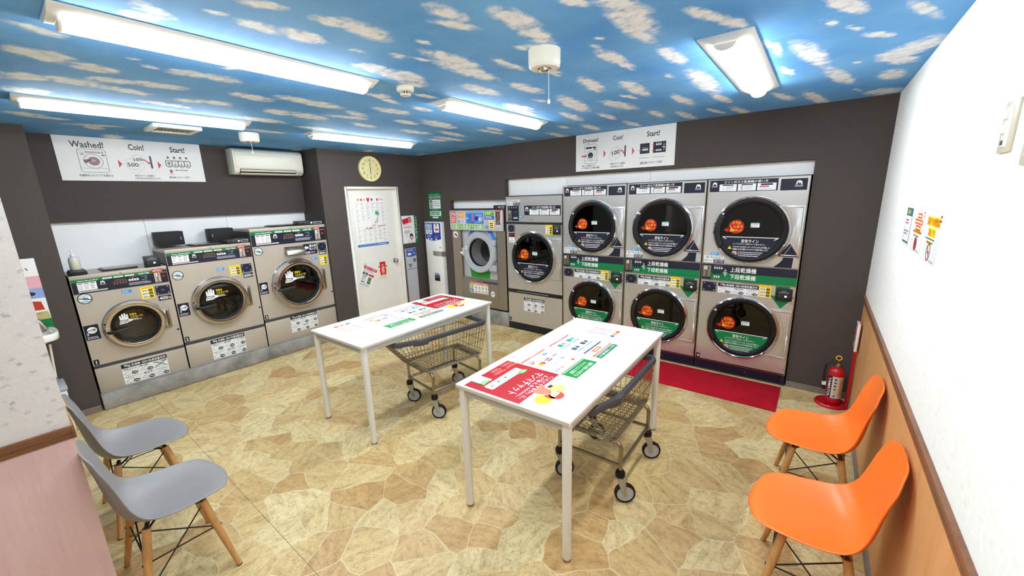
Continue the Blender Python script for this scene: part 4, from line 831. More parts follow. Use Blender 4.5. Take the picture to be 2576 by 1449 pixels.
def pay_poster(t, v0):
    D = Decal(); w = .275
    D.rect(0, .290, w, .392, (16, 138, 54)).text('店舗でお使いいただける', .03, .357, .25, .384, WHITE).text('キャッシュレス決済', .045, .320, .235, .348, WHITE).greek(.01, .295, .265, .306, 1, (225, 240, 225))
    D.rect(0, 0, w, .012, (232, 92, 76)).greek(.1, .003, .17, .009, 1, (255, 220, 214))
    D.rect(.045, .038, .085, .062, (40, 100, 190)).greek(.05, .042, .08, .058, 2, WHITE).text('VISA', .02, .105, .070, .122, (40, 56, 140)).line((.018, .132), (.075, .132), .002, (40, 56, 140))
    for i, c in enumerate(((50, 60, 150), (200, 50, 60), (40, 140, 70))): D.rrect(.105 + .018 * i, .098, .119 + .018 * i, .138, .004, c).rect(.107 + .018 * i, .114, .117 + .018 * i, .122, WHITE, 2)
    D.disc(.195, .118, .018, (226, 50, 40)).disc(.217, .118, .018, (244, 160, 40), 2)
    D.text('PayPay', .205, .04, .262, .056, (90, 90, 96)).poly([(.205, .062), (.262, .062), (.235, .082)], (236, 96, 60)).rrect(.03, .165, .09, .195, .006, (230, 230, 230)).text('iD', .045, .170, .075, .190, (70, 70, 74), True, 3).rrect(.12, .168, .185, .198, .006, (230, 230, 230)).text('QUICPay', .128, .176, .178, .190, (70, 70, 74), False, 3)
    D.rect(.03, .235, .055, .256, (226, 90, 90)).text('d払い', .09, .24, .14, .258, (220, 110, 110), False).text('au', .17, .24, .20, .258, (220, 120, 60), False).greek(.21, .235, .26, .255, 1, (150, 150, 150))
    D.build('payment_poster', t, (.146, v0, TZ + .0006), **TX)
def code_poster(t, v0):
    D = Decal(); w = .275
    D.rect(0, .350, w, .392, (16, 122, 72)).text('QRコード決済の使い方', .02, .358, .255, .384, WHITE)
    D.rect(0, 0, w, .012, (214, 84, 96)).greek(.1, .003, .17, .009, 1, (250, 214, 218)).rrect(.0, .330, w, .343, .005, (206, 60, 60)).greek(.02, .333, .25, .340, 1, (250, 220, 220))
    D.rect(.0, .250, w, .322, (250, 230, 186)).rect(.0, .258, .265, .270, (48, 66, 140), 2).poly([(.09, .286), (.20, .286), (.20, .316), (.10, .316)], (238, 112, 46), 2).greek(.11, .292, .19, .31, 2, WHITE, 3)
    for y, cs in ((.03, ((60, 160, 190), (236, 130, 160))), (.03, ()), (.138, ((80, 80, 84), (70, 90, 110)))): 
        for i, c in enumerate(cs):
            x = .02 + .125 * i; D.frame(x, y, x + .115, y + .09, .0012, (120, 130, 140)).rect(x + .004, y + .062, x + .111, y + .086, (206, 238, 234)).disc(x + .03, y + .034, .016, c, 2).rect(x + .055, y + .016, x + .095, y + .052, c if y > .1 else (40, 150, 110), 2).greek(x + .01, y + .068, x + .1, y + .082, 1, (90, 150, 150), 3)
    D.build('code_poster', t, (.146, v0, TZ + .0006), **TX)
def size_note(t, v0, x0, flip):
    D = Decal()
    for i, c in enumerate(((226, 76, 70), (244, 150, 60), (70, 96, 200))):
        x = .052 * i if flip else .052 * (2 - i)
        D.poly([(x - .02, .010), (x - .022, -.006), (x - .012, -.010), (x - .012, -.018), (x + .012, -.018), (x + .012, -.010), (x + .022, -.006), (x + .02, .010)], c)
        if flip: D.line((x, -.032), (x, -.215), .004, c).greek(x - .018, -.19, x - .008, -.05, 7, (220, 170, 170) if i < 2 else (180, 190, 230), 2, .5)
        else: D.line((x, .05), (x, .225), .004, c).greek(x + .008, .06, x + .02, .2, 7, (220, 170, 170) if i < 2 else (180, 190, 230), 2, .5)
    D.build('size_sticker', t, (x0, v0, TZ + .0006), **TX)
red_poster(t2, .418, 1); girl(t2, .50, .195); pay_poster(t2, .70); code_poster(t2, 1.04); size_note(t2, 1.293, .438, True)
red_poster(t1, 1.40, 1); girl(t1, .50, 1.20); pay_poster(t1, .66); code_poster(t1, .99); size_note(t1, .262, .120, False)

# ------------------------------------------------------------------ laundry carts
def cart(label, loc, rz):
    t = thing('laundry_cart', label, 'cart', (loc[0], loc[1], 0), rz, 'wire laundry carts')
    Zm, Cw = M['fork'], M['cart']
    top = [(.205, .34), (.205, -.31), (.145, -.53), (-.145, -.53), (-.205, -.31), (-.205, .34)]
    bot = [(.185, .29), (.185, -.27), (.165, -.315), (-.165, -.315), (-.185, -.27), (-.185, .29)]
    zt, zb = .688, .425; b = MB(); n = 6
    def at(f): return [(a[0] + (c[0] - a[0]) * f, a[1] + (c[1] - a[1]) * f, zb + (zt - zb) * f) for a, c in zip(bot, top)]
    for f in (0.0, .12, .45, .78): b.tube(at(f), .0026, Cw, 6, True)
    for i in range(n):
        a0, a1, c0, c1 = bot[i], bot[(i + 1) % n], top[i], top[(i + 1) % n]; L = math.hypot(c1[0] - c0[0], c1[1] - c0[1]); k = max(2, int(L / .036))
        for j in range(k):
            s = j / k; p = (a0[0] + (a1[0] - a0[0]) * s, a0[1] + (a1[1] - a0[1]) * s, zb); q = (c0[0] + (c1[0] - c0[0]) * s, c0[1] + (c1[1] - c0[1]) * s, zt)
            b.tube([p, q], .0020, Cw, 5, cap=False)
    for i in range(11): x = -.16 + .032 * i; b.tube([(x, -.31, zb), (x, .29, zb)], .0020, Cw, 5, cap=False)
    for i in range(17): y = -.29 + .035 * i; b.tube([(-.184, y, zb + .002), (.184, y, zb + .002)], .0020, Cw, 5, cap=False)
    b.build('basket', t, ang=1.2)
    # bumper rim with the thicker grip at the nose
    b = MB(); R2 = M['dgrey']; pts = []
    for i, p in enumerate(top):
        a, c = top[i - 1], top[(i + 1) % n]
        for s in (0, .5, 1):
            u = [p[k] + (a[k] - p[k]) * .10 * (1 - s) for k in (0, 1)]; v = [p[k] + (c[k] - p[k]) * .10 * s for k in (0, 1)]
            pts.append(((u[0] + v[0]) / 2, (u[1] + v[1]) / 2))
    sec = [(-.012, -.018), (.012, -.018), (.016, 0), (.012, .018), (-.012, .018)]; rings = []; N = len(pts)
    for i in range(N):
        p0, p1, p2 = Vector(pts[i - 1]), Vector(pts[i]), Vector(pts[(i + 1) % N]); d = (p2 - p0).normalized(); nn = Vector((d.y, -d.x))
        if nn.dot(p1 - Vector((0, -.05))) < 0: nn = -nn
        rings += [(p1.x + nn.x * u, p1.y + nn.y * u, zt + .022 + v) for u, v in sec]
    m = len(sec); b.add(rings, [(i * m + k, i * m + (k + 1) % m, ((i + 1) % N) * m + (k + 1) % m, ((i + 1) % N) * m + k) for i in range(N) for k in range(m)], R2, True); b.build('bumper_rim', t, bevel=0, ang=.9)
    for s in (-1, 1):
        b = MB(); b.prism([(s * .186, -.27), (s * .222, -.27), (s * .222, -.33), (s * .186, -.40)], zt - .012, zt + .041, M['dgrey']); b.build('rim_grip', t, bevel=.008)
    # frame
    b = MB()
    for y in (-.25, .25):
        P = [(-.205, y, .205), (-.205, y, .33)] + [(-.165 - .04 * math.cos(a), y, .355 + .04 * math.sin(a)) for a in (0.2, .6, 1.0, 1.4)] + [(.165 + .04 * math.cos(a), y, .355 + .04 * math.sin(a)) for a in (1.4, 1.0, .6, .2)] + [(.205, y, .33), (.205, y, .205)]
        b.tube(P, .0125, Cw, 12)
    for x in (-.172, .172): b.box(x - .012, -.27, .405, x + .012, .28, .421, Zm)
    for y in (-.27, .27): b.box(-.18, y - .012, .405, .18, y + .012, .421, Zm)
    for x in (-.205, .205): b.tube([(x, -.25, .245), (x, .25, .245)], .011, Cw, 10)
    for y in (-.25, .25): b.tube([(-.205, y, .245), (.205, y, .245)], .011, Cw, 10)
    b.build('frame', t, ang=.8)
    for i, (x, y, a) in enumerate(((-.205, -.25, -.85 - rz), (.205, -.25, -.95 - rz), (.205, .25, -1.0 - rz), (-.205, .25, -.80 - rz))):
        e = bpy.data.objects.new('caster', None); C.objects.link(e); e.parent = t; e.location = (x, y, 0); e.rotation_euler = (0, 0, a)
        b = MB(); b.lathe([(.0, .212), (.024, .212), (.029, .200), (.029, .182), (.022, .172), (0, .172)], M['rubber'], (0, 0, 0), 'z', 24); b.build('collar', e)
        b = MB()
        for s in (-1, 1): b.prism([(-.026, .172), (.026, .172), (.040, .06), (.022, .052)], s * .021 - .0015, s * .021 + .0015, Zm, lambda u, z, h: (h, u, z))
        b.box(-.023, -.027, .166, .023, .027, .173, Zm); b.tube([(-.026, .031, .0625), (.026, .031, .0625)], .007, Zm, 10); b.build('fork', e, bevel=.001)
        b = MB(); b.lathe([(.050, -.015), (.060, -.014), (.0625, -.008), (.0625, .008), (.060, .014), (.050, .015)], M['rubber'], (0, .031, .0625), 'x', 40); b.lathe([(.008, .017), (.020, .014), (.040, .010), (.050, .013)], M['gplast'], (0, .031, .0625), 'x', 32); b.lathe([(.008, -.017), (.020, -.014), (.040, -.010), (.050, -.013)], M['gplast'], (0, .031, .0625), 'x', 32); b.build('wheel', e)
    return t
cart('chrome wire laundry cart under the table beside the washers', (2.50, -2.00), math.radians(-9))
cart('chrome wire laundry cart under the table nearer the camera', (4.09, -2.04), math.radians(1))

# ------------------------------------------------------------------ shell chairs
def chair(name, label, mat, loc, rz, group):
    t = thing(name, label, 'chair', (loc[0], loc[1], 0), rz, group)
    # centre line of the shell, front edge to top of the back (x forward, z up)
    prof = [(.252, .404), (.243, .420), (.215, .431), (.15, .427), (.07, .417), (-.02, .410), (-.09, .413), (-.14, .435), (-.168, .48), (-.182, .54), (-.192, .61), (-.202, .68), (-.212, .74), (-.220, .785), (-.224, .808), (-.2255, .8155)]
    edge = [(.222, .402), (.210, .424), (.182, .438), (.12, .446), (.05, .450), (-.01, .456), (-.068, .468), (-.108, .494), (-.134, .538), (-.150, .592), (-.163, .648), (-.177, .702), (-.192, .748), (-.203, .787), (-.218, .808), (-.2255, .8155)]
    wid = [.105, .165, .197, .217, .227, .231, .230, .224, .213, .201, .192, .188, .180, .155, .108, .03]
    def cat(a, n):
        o = []
        for i in range(n):
            s = i / (n - 1) * (len(a) - 1); k = min(int(s), len(a) - 2); f = s - k
            p = [a[max(0, k - 1)], a[k], a[k + 1], a[min(len(a) - 1, k + 2)]]
            g = lambda q0, q1, q2, q3: .5 * (2 * q1 + (q2 - q0) * f + (2 * q0 - 5 * q1 + 4 * q2 - q3) * f * f + (3 * q1 - q0 - 3 * q2 + q3) * f ** 3)
            o.append(tuple(g(*[v[j] for v in p]) for j in range(len(a[0]))) if isinstance(a[0], tuple) else g(*p))
        return o
    n, m = 61, 23; P, E, Wd = cat(prof, n), cat(edge, n), cat(wid, n); vs = []
    for i in range(n):
        for j in range(m):
            v = -1 + 2 * j / (m - 1); v = math.copysign(abs(v) ** .85, v); q = abs(v) ** 2.4
            vs.append((P[i][0] * (1 - q) + E[i][0] * q, Wd[i] * v, P[i][1] * (1 - q) + E[i][1] * q))
    fs = [(i * m + j, i * m + j + 1, (i + 1) * m + j + 1, (i + 1) * m + j) for i in range(n - 1) for j in range(m - 1)]
    me = bpy.data.meshes.new('shell_seat'); me.from_pydata(vs, [], fs); me.materials.append(mat); me.polygons.foreach_set('use_smooth', [True] * len(fs))
    o = bpy.data.objects.new('shell_seat', me); C.objects.link(o); o.parent = t
    s = o.modifiers.new('thick', 'SOLIDIFY'); s.thickness = .008; s.offset = -1
    s = o.modifiers.new('sub', 'SUBSURF'); s.levels = s.render_levels = 1
    tops = {}
    for sx in (1, -1):
        for sy in (1, -1):
            f, g = Vector((sx * .178, sy * .238, 0)), Vector((sx * .105, sy * .150, .392)); b = MB()
            b.tube([f, f.lerp(g, .25), f.lerp(g, .7), g], [.0115, .0135, .0175, .0165], M['leg'], 14); b.tube([f + Vector((0, 0, .0)), f.lerp(g, .01)], .0122, M['blackm'], 12); lg = b.build('leg', t); tops[sx, sy] = (f, g)
    b = MB(); L = lambda k, s: tops[k][0].lerp(tops[k][1], s)
    for s in (1, -1):
        b.tube([L((1, s), .62), L((-1, s), .62)], .0032, M['wire'], 8); b.tube([L((s, 1), .62), L((s, -1), .62)], .0032, M['wire'], 8)
        b.tube([L((1, s), .97), L((-1, s), .30)], .0032, M['wire'], 8); b.tube([L((-1, s), .97), L((1, s), .62)], .0032, M['wire'], 8)
        b.tube([L((s, 1), .97), L((s, -1), .45)], .0032, M['wire'], 8); b.tube([L((s, -1), .97), L((s, 1), .45)], .0032, M['wire'], 8)
    b.tube([L((1, 1), .97), L((-1, -1), .97)], .005, M['wire'], 8); b.tube([L((1, -1), .97), L((-1, 1), .97)], .005, M['wire'], 8)
    for k in tops:
        g = tops[k][1]; b.tube([g, (g.x * .9, g.y * .9, .412)], .009, M['wire'], 8)
        f2 = L(k, .62); b.tube([f2 + Vector((-.02, 0, 0)), f2 + Vector((.02, 0, 0))], .005, M['wire'], 8)
    b.build('wire_brace', t)
    return t
g1 = chair('shell_chair', 'grey shell chair in front, beside the pink panel', M['grey_shell'], (2.645, -4.005), PI / 2, 'grey shell chairs by the partition')
g2 = copy_tree(g1, None, (1.905, -3.99, 0), PI / 2, 'grey shell chair behind the front grey chair, nearer the basin'); 
o1 = chair('shell_chair', 'orange shell chair in front, nearer the camera', M['orange_shell'], (5.202, -2.345), PI, 'orange shell chairs along the veneer wall')
o2 = copy_tree(o1, None, (5.202, -1.610, 0), PI, 'orange shell chair behind the front one, nearer the fire extinguisher')

# ------------------------------------------------------------------ ceiling fittings
def lamp(label, x, y, seen=True):
    t = thing('ceiling_lamp', label, 'ceiling light', (x, y, H), 0, 'surface mounted ceiling lights')
    L, w = 1.25, .225; b = MB(); P = [(-w / 2, 0), (w / 2, 0), (w / 2, -.006), (.046, -.030), (-.046, -.030), (-w / 2, -.006)]
    b.prism(P, -L / 2, L / 2, M['lampw'], lambda u, v, h: (u, h, v)); b.build('housing', t, bevel=.002)
    b = MB(); Q = [(.044 * math.cos(PI * k / 12), -.0305 - .030 * math.sin(PI * k / 12)) for k in range(13)]
    b.prism(Q, -L / 2 + .03, L / 2 - .03, M['lamp'], lambda u, v, h: (u, h, v)); b.build('diffuser', t)
    for s in (-1, 1):
        b = MB(); b.prism([(x * 1.03, z - .0005) for x, z in Q], s * (L / 2 - .03) - .004, s * (L / 2 - .03) + .004, M['lampw'], lambda u, v, h: (u, h, v)); b.build('end_cap', t)
    return t
l0 = lamp('ceiling light nearest the camera on the washer side', 2.885, -3.40)
for lb, x, y in (('ceiling light closest to the Washed sign and ceiling vent', 1.180, -3.43), ('ceiling light above the white door wall, nearest the clock', 1.070, -1.62), ('ceiling light in the middle, beside the smoke detector', 2.885, -1.60), ('ceiling light nearest the white wall, above the orange chairs', 4.650, -1.55), ('ceiling light just above the camera view, nearest the entrance', 4.650, -3.56)):
    copy_tree(l0, None, (x, y, H), None, lb)

def em_light(label, x, y, r, cord):
    t = thing('emergency_light', label, 'emergency light', (x, y, H), 0, 'round emergency lights'); b = MB()
    b.lathe([(0, -.0), (r, 0), (r, -.055), (r * .96, -.072), (r * .86, -.080), (r * .42, -.080), (r * .40, -.070), (0, -.070)], M['cream'], (0, 0, 0), 'z', 40); b.build('housing', t)
    b = MB(); b.lathe([(0, -.071), (r * .36, -.071), (r * .34, -.084), (r * .15, -.092), (0, -.092)], M['chrome'], (0, 0, 0), 'z', 24); b.build('lens', t)
    b = MB(); b.tube([(r * .3, 0, -.08), (r * .3, 0, -.08 - cord)], .0012, M['wplast'], 6); b.lathe([(0, 0), (.006, .004), (.007, .016), (.003, .024), (0, .024)], M['wplast'], (r * .3, 0, -.10 - cord), 'z', 12); b.build('pull_cord', t)
em_light('round emergency light with pull cord in the middle of the ceiling', 3.95, -2.53, .076, .14)
em_light('round emergency light above the air conditioner', .640, -2.595, .084, .09)
t = thing('smoke_detector', 'small round smoke detector between the ceiling lights', 'smoke detector', (2.985, -2.585, H)); b = MB()
b.lathe([(0, 0), (.052, 0), (.052, -.018), (.048, -.026), (.034, -.030), (0, -.030)], M['cream'], (0, 0, 0), 'z', 32); b.build('base', t)
b = MB(); b.lathe([(0, -.030), (.026, -.030), (.026, -.042), (0, -.042)], M['dgrey'], (0, 0, 0), 'z', 24); b.lathe([(.0, -.042), (.032, -.042), (.030, -.050), (0, -.052)], M['cream'], (0, 0, 0), 'z', 24)
for k in range(10): a = k * PI / 5; b.box(.024 * math.cos(a) - .003, .024 * math.sin(a) - .003, -.043, .024 * math.cos(a) + .003, .024 * math.sin(a) + .003, -.029, M['cream'])
b.build('sensor_head', t)
t = thing('ceiling_vent', 'rectangular ceiling vent above the Washed sign', 'vent', (.56, -3.15, H)); b = MB()
for a in ((-.16, -.165, .16, -.125), (-.16, .125, .16, .165), (-.16, -.125, -.115, .125), (.115, -.125, .16, .125)): b.box(a[0], a[1], -.030, a[2], a[3], 0, M['cream'])
b.build('frame', t, bevel=.005); b = MB(); b.box(-.116, -.126, -.012, .116, .126, -.004, M['trim'])
for i in range(12): b.box(-.116, -.12 + .021 * i, -.022, .116, -.112 + .021 * i, -.010, M['gplast'])
b.build('grille', t)

# ------------------------------------------------------------------ air conditioner (on the wall over the washers)
t = thing('air_conditioner', 'cream wall mounted air conditioner beside the Washed sign', 'air conditioner', (-.479, -2.45, 2.165), PI / 2)
P = [(0, 0), (.150, 0), (.190, .030), (.202, .075), (.205, .20), (.198, .262), (.165, .284), (0, .284)]; Lc = .775
b = MB(); b.prism(P, 0, Lc, M['cream'], lambda d, z, h: (h, -d, z)); b.build('body', t, bevel=.006)
b = MB(); b.prism([(.2055, .070), (.2105, .072), (.2135, .20), (.209, .228), (.204, .228)], .02, Lc - .012, M['cream'], lambda d, z, h: (h, -d, z)); b.build('front_panel', t, bevel=.004)
b = MB(); b.prism([(.150, .006), (.156, .002), (.192, .028), (.199, .058), (.194, .060), (.186, .034)], .055, Lc - .10, M['blackm'], lambda d, z, h: (h, -d - .004, z)); b.build('air_outlet', t)
for k, (d0, z0, d1, z1) in enumerate(((.166, .001, .190, .016), (.192, .034, .208, .052))):
    b = MB(); b.prism([(d0, z0), (d1, z1), (d1 + .002, z1 - .003), (d0 + .002, z0 - .003)], .058, Lc - .105, M['cream'], lambda d, z, h: (h, -d - .003, z)); b.build('louvre', t)
b = MB(); b.box(Lc - .095, -.207, .030, Lc - .025, -.190, .058, M['gplast']); b.build('indicator_panel', t, bevel=.002)
b = MB(); b.box(.02, -.200, .236, Lc - .02, -.193, .262, M['gplast']); b.build('top_grille', t)

# ------------------------------------------------------------------ wall clock
t = thing('wall_clock', 'round cream wall clock above the white door', 'clock', (0, -.895, 2.258)); r = .172
b = MB(); b.lathe([(0, 0), (r, 0), (r, .022), (r * .985, .030), (r * .95, .030), (r * .94, .022), (0, .022)], M['clock'], (0, 0, 0), 'x', 64); b.build('case', t)
D = Decal()
for k in range(12):
    a = PI / 2 - (k + 1) * PI / 6; x, y = .118 * math.cos(a), .118 * math.sin(a); s = str(k + 1); D.text(s, x - .011 * len(s), y - .017, x + .011 * len(s), y + .017, (50, 44, 34), False, 1, True)
D.build('dial', t, (.0226, 0, 0), (0, 1, 0), (0, 0, 1))
for nm, L, wd, a, q in (('hour_hand', .078, .008, -90.5, .0245), ('minute_hand', .120, .005, 91.5, .0255)):
    c, s = math.cos(math.radians(a)), math.sin(math.radians(a)); D = Decal(); D.b.prism([(-.028 * c - wd / 2 * s, -.028 * s + wd / 2 * c), (-.028 * c + wd / 2 * s, -.028 * s - wd / 2 * c), (L * c + wd / 4 * s, L * s - wd / 4 * c), (L * c - wd / 4 * s, L * s + wd / 4 * c)], 0, .0008, M['blackm']); D.build(nm, t, (q, 0, 0), (0, 1, 0), (0, 0, 1))
D = Decal(); D.b.prism([(-.018, .062), (.018, .062), (.018, .066), (-.018, .066)], 0, .0006, M['blackm']); D.disc(0, 0, .006, (40, 36, 30), 6); D.build('centre_pin', t, (.0262, 0, 0), (0, 1, 0), (0, 0, 1))

# ------------------------------------------------------------------ signs and posters (label, category and the wall they are on)
LW = dict(ux=(0, 1, 0), uy=(0, 0, 1)); BW = dict(ux=(1, 0, 0), uy=(0, 0, 1)); RW = dict(ux=(0, -1, 0), uy=(0, 0, 1))
INK = (72, 66, 74)
D = Decal(); w, h = 1.092, .398; D.base(0, 0, w, h, .002, M['paper'])
D.text('Washed!', .10, h - .098, .325, h - .040, INK).text('Coin!', .50, h - .098, .618, h - .040, INK).text('Start!', .825, h - .100, .95, h - .044, INK)
D.path([(.138 + a * .19, .078 + e * .21) for a, e in ((.1, 0), (.9, 0), (1, .06), (1, .94), (.9, 1), (.1, 1), (0, .94), (0, .06))], .003, INK, 2, True).line((.138, .115), (.328, .115), .002, INK).line((.138, .248), (.328, .248), .001, (190, 190, 190))
D.rect(.192, .254, .290, .268, INK).rect(.197, .257, .285, .265, (220, 200, 205), 2).frame(.156, .252, .182, .270, .0015, INK).rect(.302, .252, .309, .270, INK).rect(.158, .236, .176, .243, INK).rect(.296, .232, .320, .241, INK)
D.ring(.233, .180, .066, .003, INK).disc(.236, .180, .040, (150, 116, 128), 2).disc(.228, .186, .024, (196, 168, 176), 3, .012).poly([(.168, .190), (.20, .196), (.226, .190), (.20, .180), (.185, .155), (.172, .17)], (120, 90, 100), 3)
for x, y in ((.404, .165), (.704, .165)): D.poly([(x, y - .038), (x + .026, y), (x, y + .038)], (206, 62, 74))
D.ring(.52, .120, .046, .0015, (170, 170, 175)).disc(.545, .15, .050, M['paper'], 2).ring(.545, .15, .050, .0015, (170, 170, 175), 3).disc(.508, .165, .054, M['paper'], 3).ring(.508, .165, .054, .0015, (150, 150, 155), 4).disc(.553, .212, .045, M['paper'], 5).ring(.553, .212, .045, .0015, (150, 150, 155), 6)
D.text('500', .466, .140, .550, .178, INK, True, 6).text('100', .522, .196, .586, .228, INK, True, 7, False, .12)
D.poly([(.586, .218), (.61, .212), (.632, .188), (.640, .196), (.643, .168), (.618, .178), (.626, .184), (.606, .202), (.586, .206)], (206, 62, 74), 7).rect(.645, .128, .660, .250, INK, 3)
for i in range(4):
    x = .785 + .052 * i; D.disc(x + .012, .246, .010, INK).greek(x - .006, .224, x + .03, .230, 1, (120, 120, 125)).frame(x - .014, .160, x + .038, .212, .006, INK)
    if i == 0: D.poly([(x + .012, .170), (x + .027, .186), (x + .012, .203), (x - .003, .186)], INK, 3).rect(x + .010, .178, x + .014, .195, WHITE, 4)
    else: D.disc(x + .012, .174, .006, INK, 3).rect(x + .0105, .174, x + .0135, .202, INK, 3)
    D.greek(x - .004, .142, x + .03, .152, 1, INK)
D.poly([(.795, .085), (.811, .085), (.811, .105), (.822, .105), (.803, .126), (.784, .105), (.795, .105)], (206, 62, 74)).text('push', .786, .066, .820, .078, (206, 110, 110), False).greek(.84, .11, .95, .126, 1, (150, 90, 90))
D.text('洗濯物を入れてドアを閉める', .115, .038, .345, .060, INK).text('指定されている金額の', .505, .046, .655, .064, INK).text('100円玉か500円玉を入れる', .505, .020, .700, .038, INK).text('温度を選んでスタートを押す', .775, .034, .95, .052, INK)
o = D.build('instruction_sign', None, (-.4768, -3.782, 2.083), **LW); tag(o, 'white Washed Coin Start instruction sign above the washers', 'sign')
D = Decal(); w, h = 1.102, .398; D.base(0, 0, w, h, .002, M['paper'])
D.text('Dryness!', .092, h - .105, .275, h - .050, INK).text('Coin!', .448, h - .098, .560, h - .050, INK).text('Start!', .815, h - .100, .945, h - .048, INK)
D.path([(.108 + a * .152, .080 + e * .205) for a, e in ((.1, 0), (.9, 0), (1, .06), (1, .94), (.9, 1), (.1, 1), (0, .94), (0, .06))], .003, INK, 2, True).line((.108, .112), (.260, .112), .002, INK).rect(.124, .240, .20, .258, NAVY).rect(.210, .240, .246, .258, NAVY).rect(.226, .222, .246, .234, NAVY)
D.ring(.185, .168, .052, .003, INK).disc(.183, .168, .032, (44, 46, 66), 2).disc(.183, .154, .016, (130, 120, 130), 3, .010).poly([(.070, .158), (.118, .158), (.118, .148), (.136, .164), (.118, .180), (.118, .170), (.070, .170)], (196, 52, 68), 3)
for x, y in ((.342, .172), (.664, .172)): D.poly([(x, y - .040), (x + .024, y), (x, y + .040)], (206, 62, 84))
D.ring(.455, .138, .048, .0018, (150, 150, 155)).disc(.482, .172, .056, M['paper'], 3).ring(.482, .172, .056, .002, (130, 130, 136), 4).text('100', .440, .150, .526, .196, INK, True, 5, False, .18)
D.poly([(.535, .198), (.556, .192), (.574, .172), (.582, .178), (.586, .150), (.562, .160), (.568, .166), (.552, .182), (.534, .184)], (206, 62, 74), 5).rect(.580, .124, .596, .236, INK, 4)
D.rect(.748, .134, .848, .236, NAVY).rect(.884, .134, 1.012, .240, NAVY)
for i in range(4): D.rect(.775 + .015 * i, .164, .786 + .015 * i, .182, WHITE, 2); D.disc(.78 + .015 * i, .192, .003, WHITE, 2); D.rect(.912 + .015 * i, .206, .923 + .015 * i, .222, WHITE, 2); D.rect(.912 + .015 * i, .150, .923 + .015 * i, .166, WHITE, 2); D.disc(.918 + .015 * i, .231, .003, WHITE, 2)
D.text('上', .978, .186, 1.006, .222, WHITE, False).text('下', .978, .150, 1.006, .186, WHITE, False)
for x, y in ((.735, .170), (.872, .214), (.872, .158)): D.poly([(x, y - .003), (x + .016, y - .003), (x + .016, y - .008), (x + .028, y), (x + .016, y + .008), (x + .016, y + .003), (x, y + .003)], (206, 52, 64), 3)
D.greek(.74, .088, .85, .096, 1, (110, 110, 116)).greek(.885, .088, 1.0, .096, 1, (110, 110, 116)).text('温度を選んでスタートを押す', .752, .030, .985, .054, INK)
D.text('脱水した洗濯物を入れて', .080, .048, .25, .066, INK).text('ドアを閉める(½の量が適量)', .080, .020, .295, .042, INK).text('指定されている金額の', .425, .048, .592, .068, INK).text('100円玉を入れる', .425, .018, .57, .038, INK)
o = D.build('instruction_sign', None, (2.756, -.0022, 2.081), **BW); tag(o, 'white Dryness Coin Start instruction sign above the dryers', 'sign')
# door: big list poster, two hanging cards
D = Decal(); w, h = .508, .708; D.base(0, 0, w, h, .0008, M['paper']); D.rect(.0, 0, w, .036, (58, 116, 186)).text('SHOP LIST', 0, 0, .0001, .0001, WHITE) if False else D.rect(0, 0, w, .036, (58, 116, 186))
D.greek(.02, .012, .30, .022, 1, (200, 224, 245)).greek(.32, .008, .47, .026, 1, WHITE)
for x, c, s in ((.075, (240, 160, 60), 1), (.125, (228, 70, 110), 1), (.172, (150, 200, 90), .8), (.232, (226, 50, 74), 1.5), (.292, (70, 80, 160), 1), (.382, (226, 50, 90), 1)):
    q = .018 * s; y = .655; D.poly([(x - q * .6, y - q), (x + q * .6, y - q), (x + q * .6, y), (x + q, y + q * .1), (x + q * .8, y + q * .9), (x + q * .3, y + q), (x, y + q * .6), (x - q * .3, y + q), (x - q * .8, y + q * .9), (x - q, y + q * .1), (x - q * .6, y)], c)
D.greek(.42, .645, .49, .67, 2, (150, 120, 120))
rr = random.Random(5)
for i, x in enumerate((.02, .105, .190, .272, .352, .432)):
    y = .60
    while y > .07:
        if not (i in (3, 4) and .30 < y < .5) and not (i in (1, 2) and .26 < y < .36): D.greek(x, y, x + .062, y + .009, 1, (160, 190, 70) if not (i > 3 and y < .26) else (200, 60, 80)); n = rr.randint(2, 6); D.greek(x + .012, y - .012 * n, x + .045, y, n, (185, 165, 185), 2, .4, .8); y -= .012 * n + .022
        else: y -= .04
D.poly([(.335, .50), (.375, .49), (.40, .455), (.365, .43), (.34, .445), (.325, .44)], (60, 170, 90))
for k in range(34): u = k / 33; x, y = .372 - .215 * u ** 1.4, .42 - .16 * min(1, u * 1.5); D.disc(x + rr.uniform(-.012, .012), y + rr.uniform(-.014, .014), .008, rr.choice(((220, 70, 80), (230, 140, 80), (120, 110, 110), (200, 100, 130), (240, 120, 90))), 3, .006, 6)
D.rect(.345, .275, .49, .283, (190, 50, 80)).rect(.10, .245, .315, .249, (150, 190, 60))
o = D.build('list_poster', None, (-.0388, -1.178, 1.185), **LW); tag(o, 'large white list poster with a coloured map on the door', 'poster')
a = math.radians(-29); ux = Vector((0, math.cos(a), math.sin(a))); uy = Vector((0, -math.sin(a), math.cos(a)))
D = Decal(); w, h = .222, .292; D.base(0, 0, w, h, .003, M['paper']); D.rect(0, h - .042, w, h, (206, 40, 62)).text('QRコード決済', .02, h - .034, w - .02, h - .008, WHITE).greek(.01, h - .075, .20, h - .050, 2, (150, 120, 130)).rect(.012, .168, .052, .205, (90, 94, 100)).rect(.060, .168, .098, .205, (90, 94, 100)).poly([(.105, .187), (.118, .203), (.118, .198), (.205, .198), (.205, .172), (.118, .172), (.118, .17)], (216, 44, 50)).rect(0, .160, w - .02, .165, (40, 50, 110))
for x, c in ((.03, (236, 236, 238)), (.125, (96, 150, 76))): D.rrect(x, .055, x + .055, .148, .006, (36, 38, 44)).rect(x + .005, .068, x + .05, .138, c, 2).greek(x + .01, .09, x + .045, .13, 3, (150, 100, 100), 3)
D.greek(.02, .012, .2, .036, 2, (110, 110, 116)).text('使い方', .085, .038, .125, .05, INK)
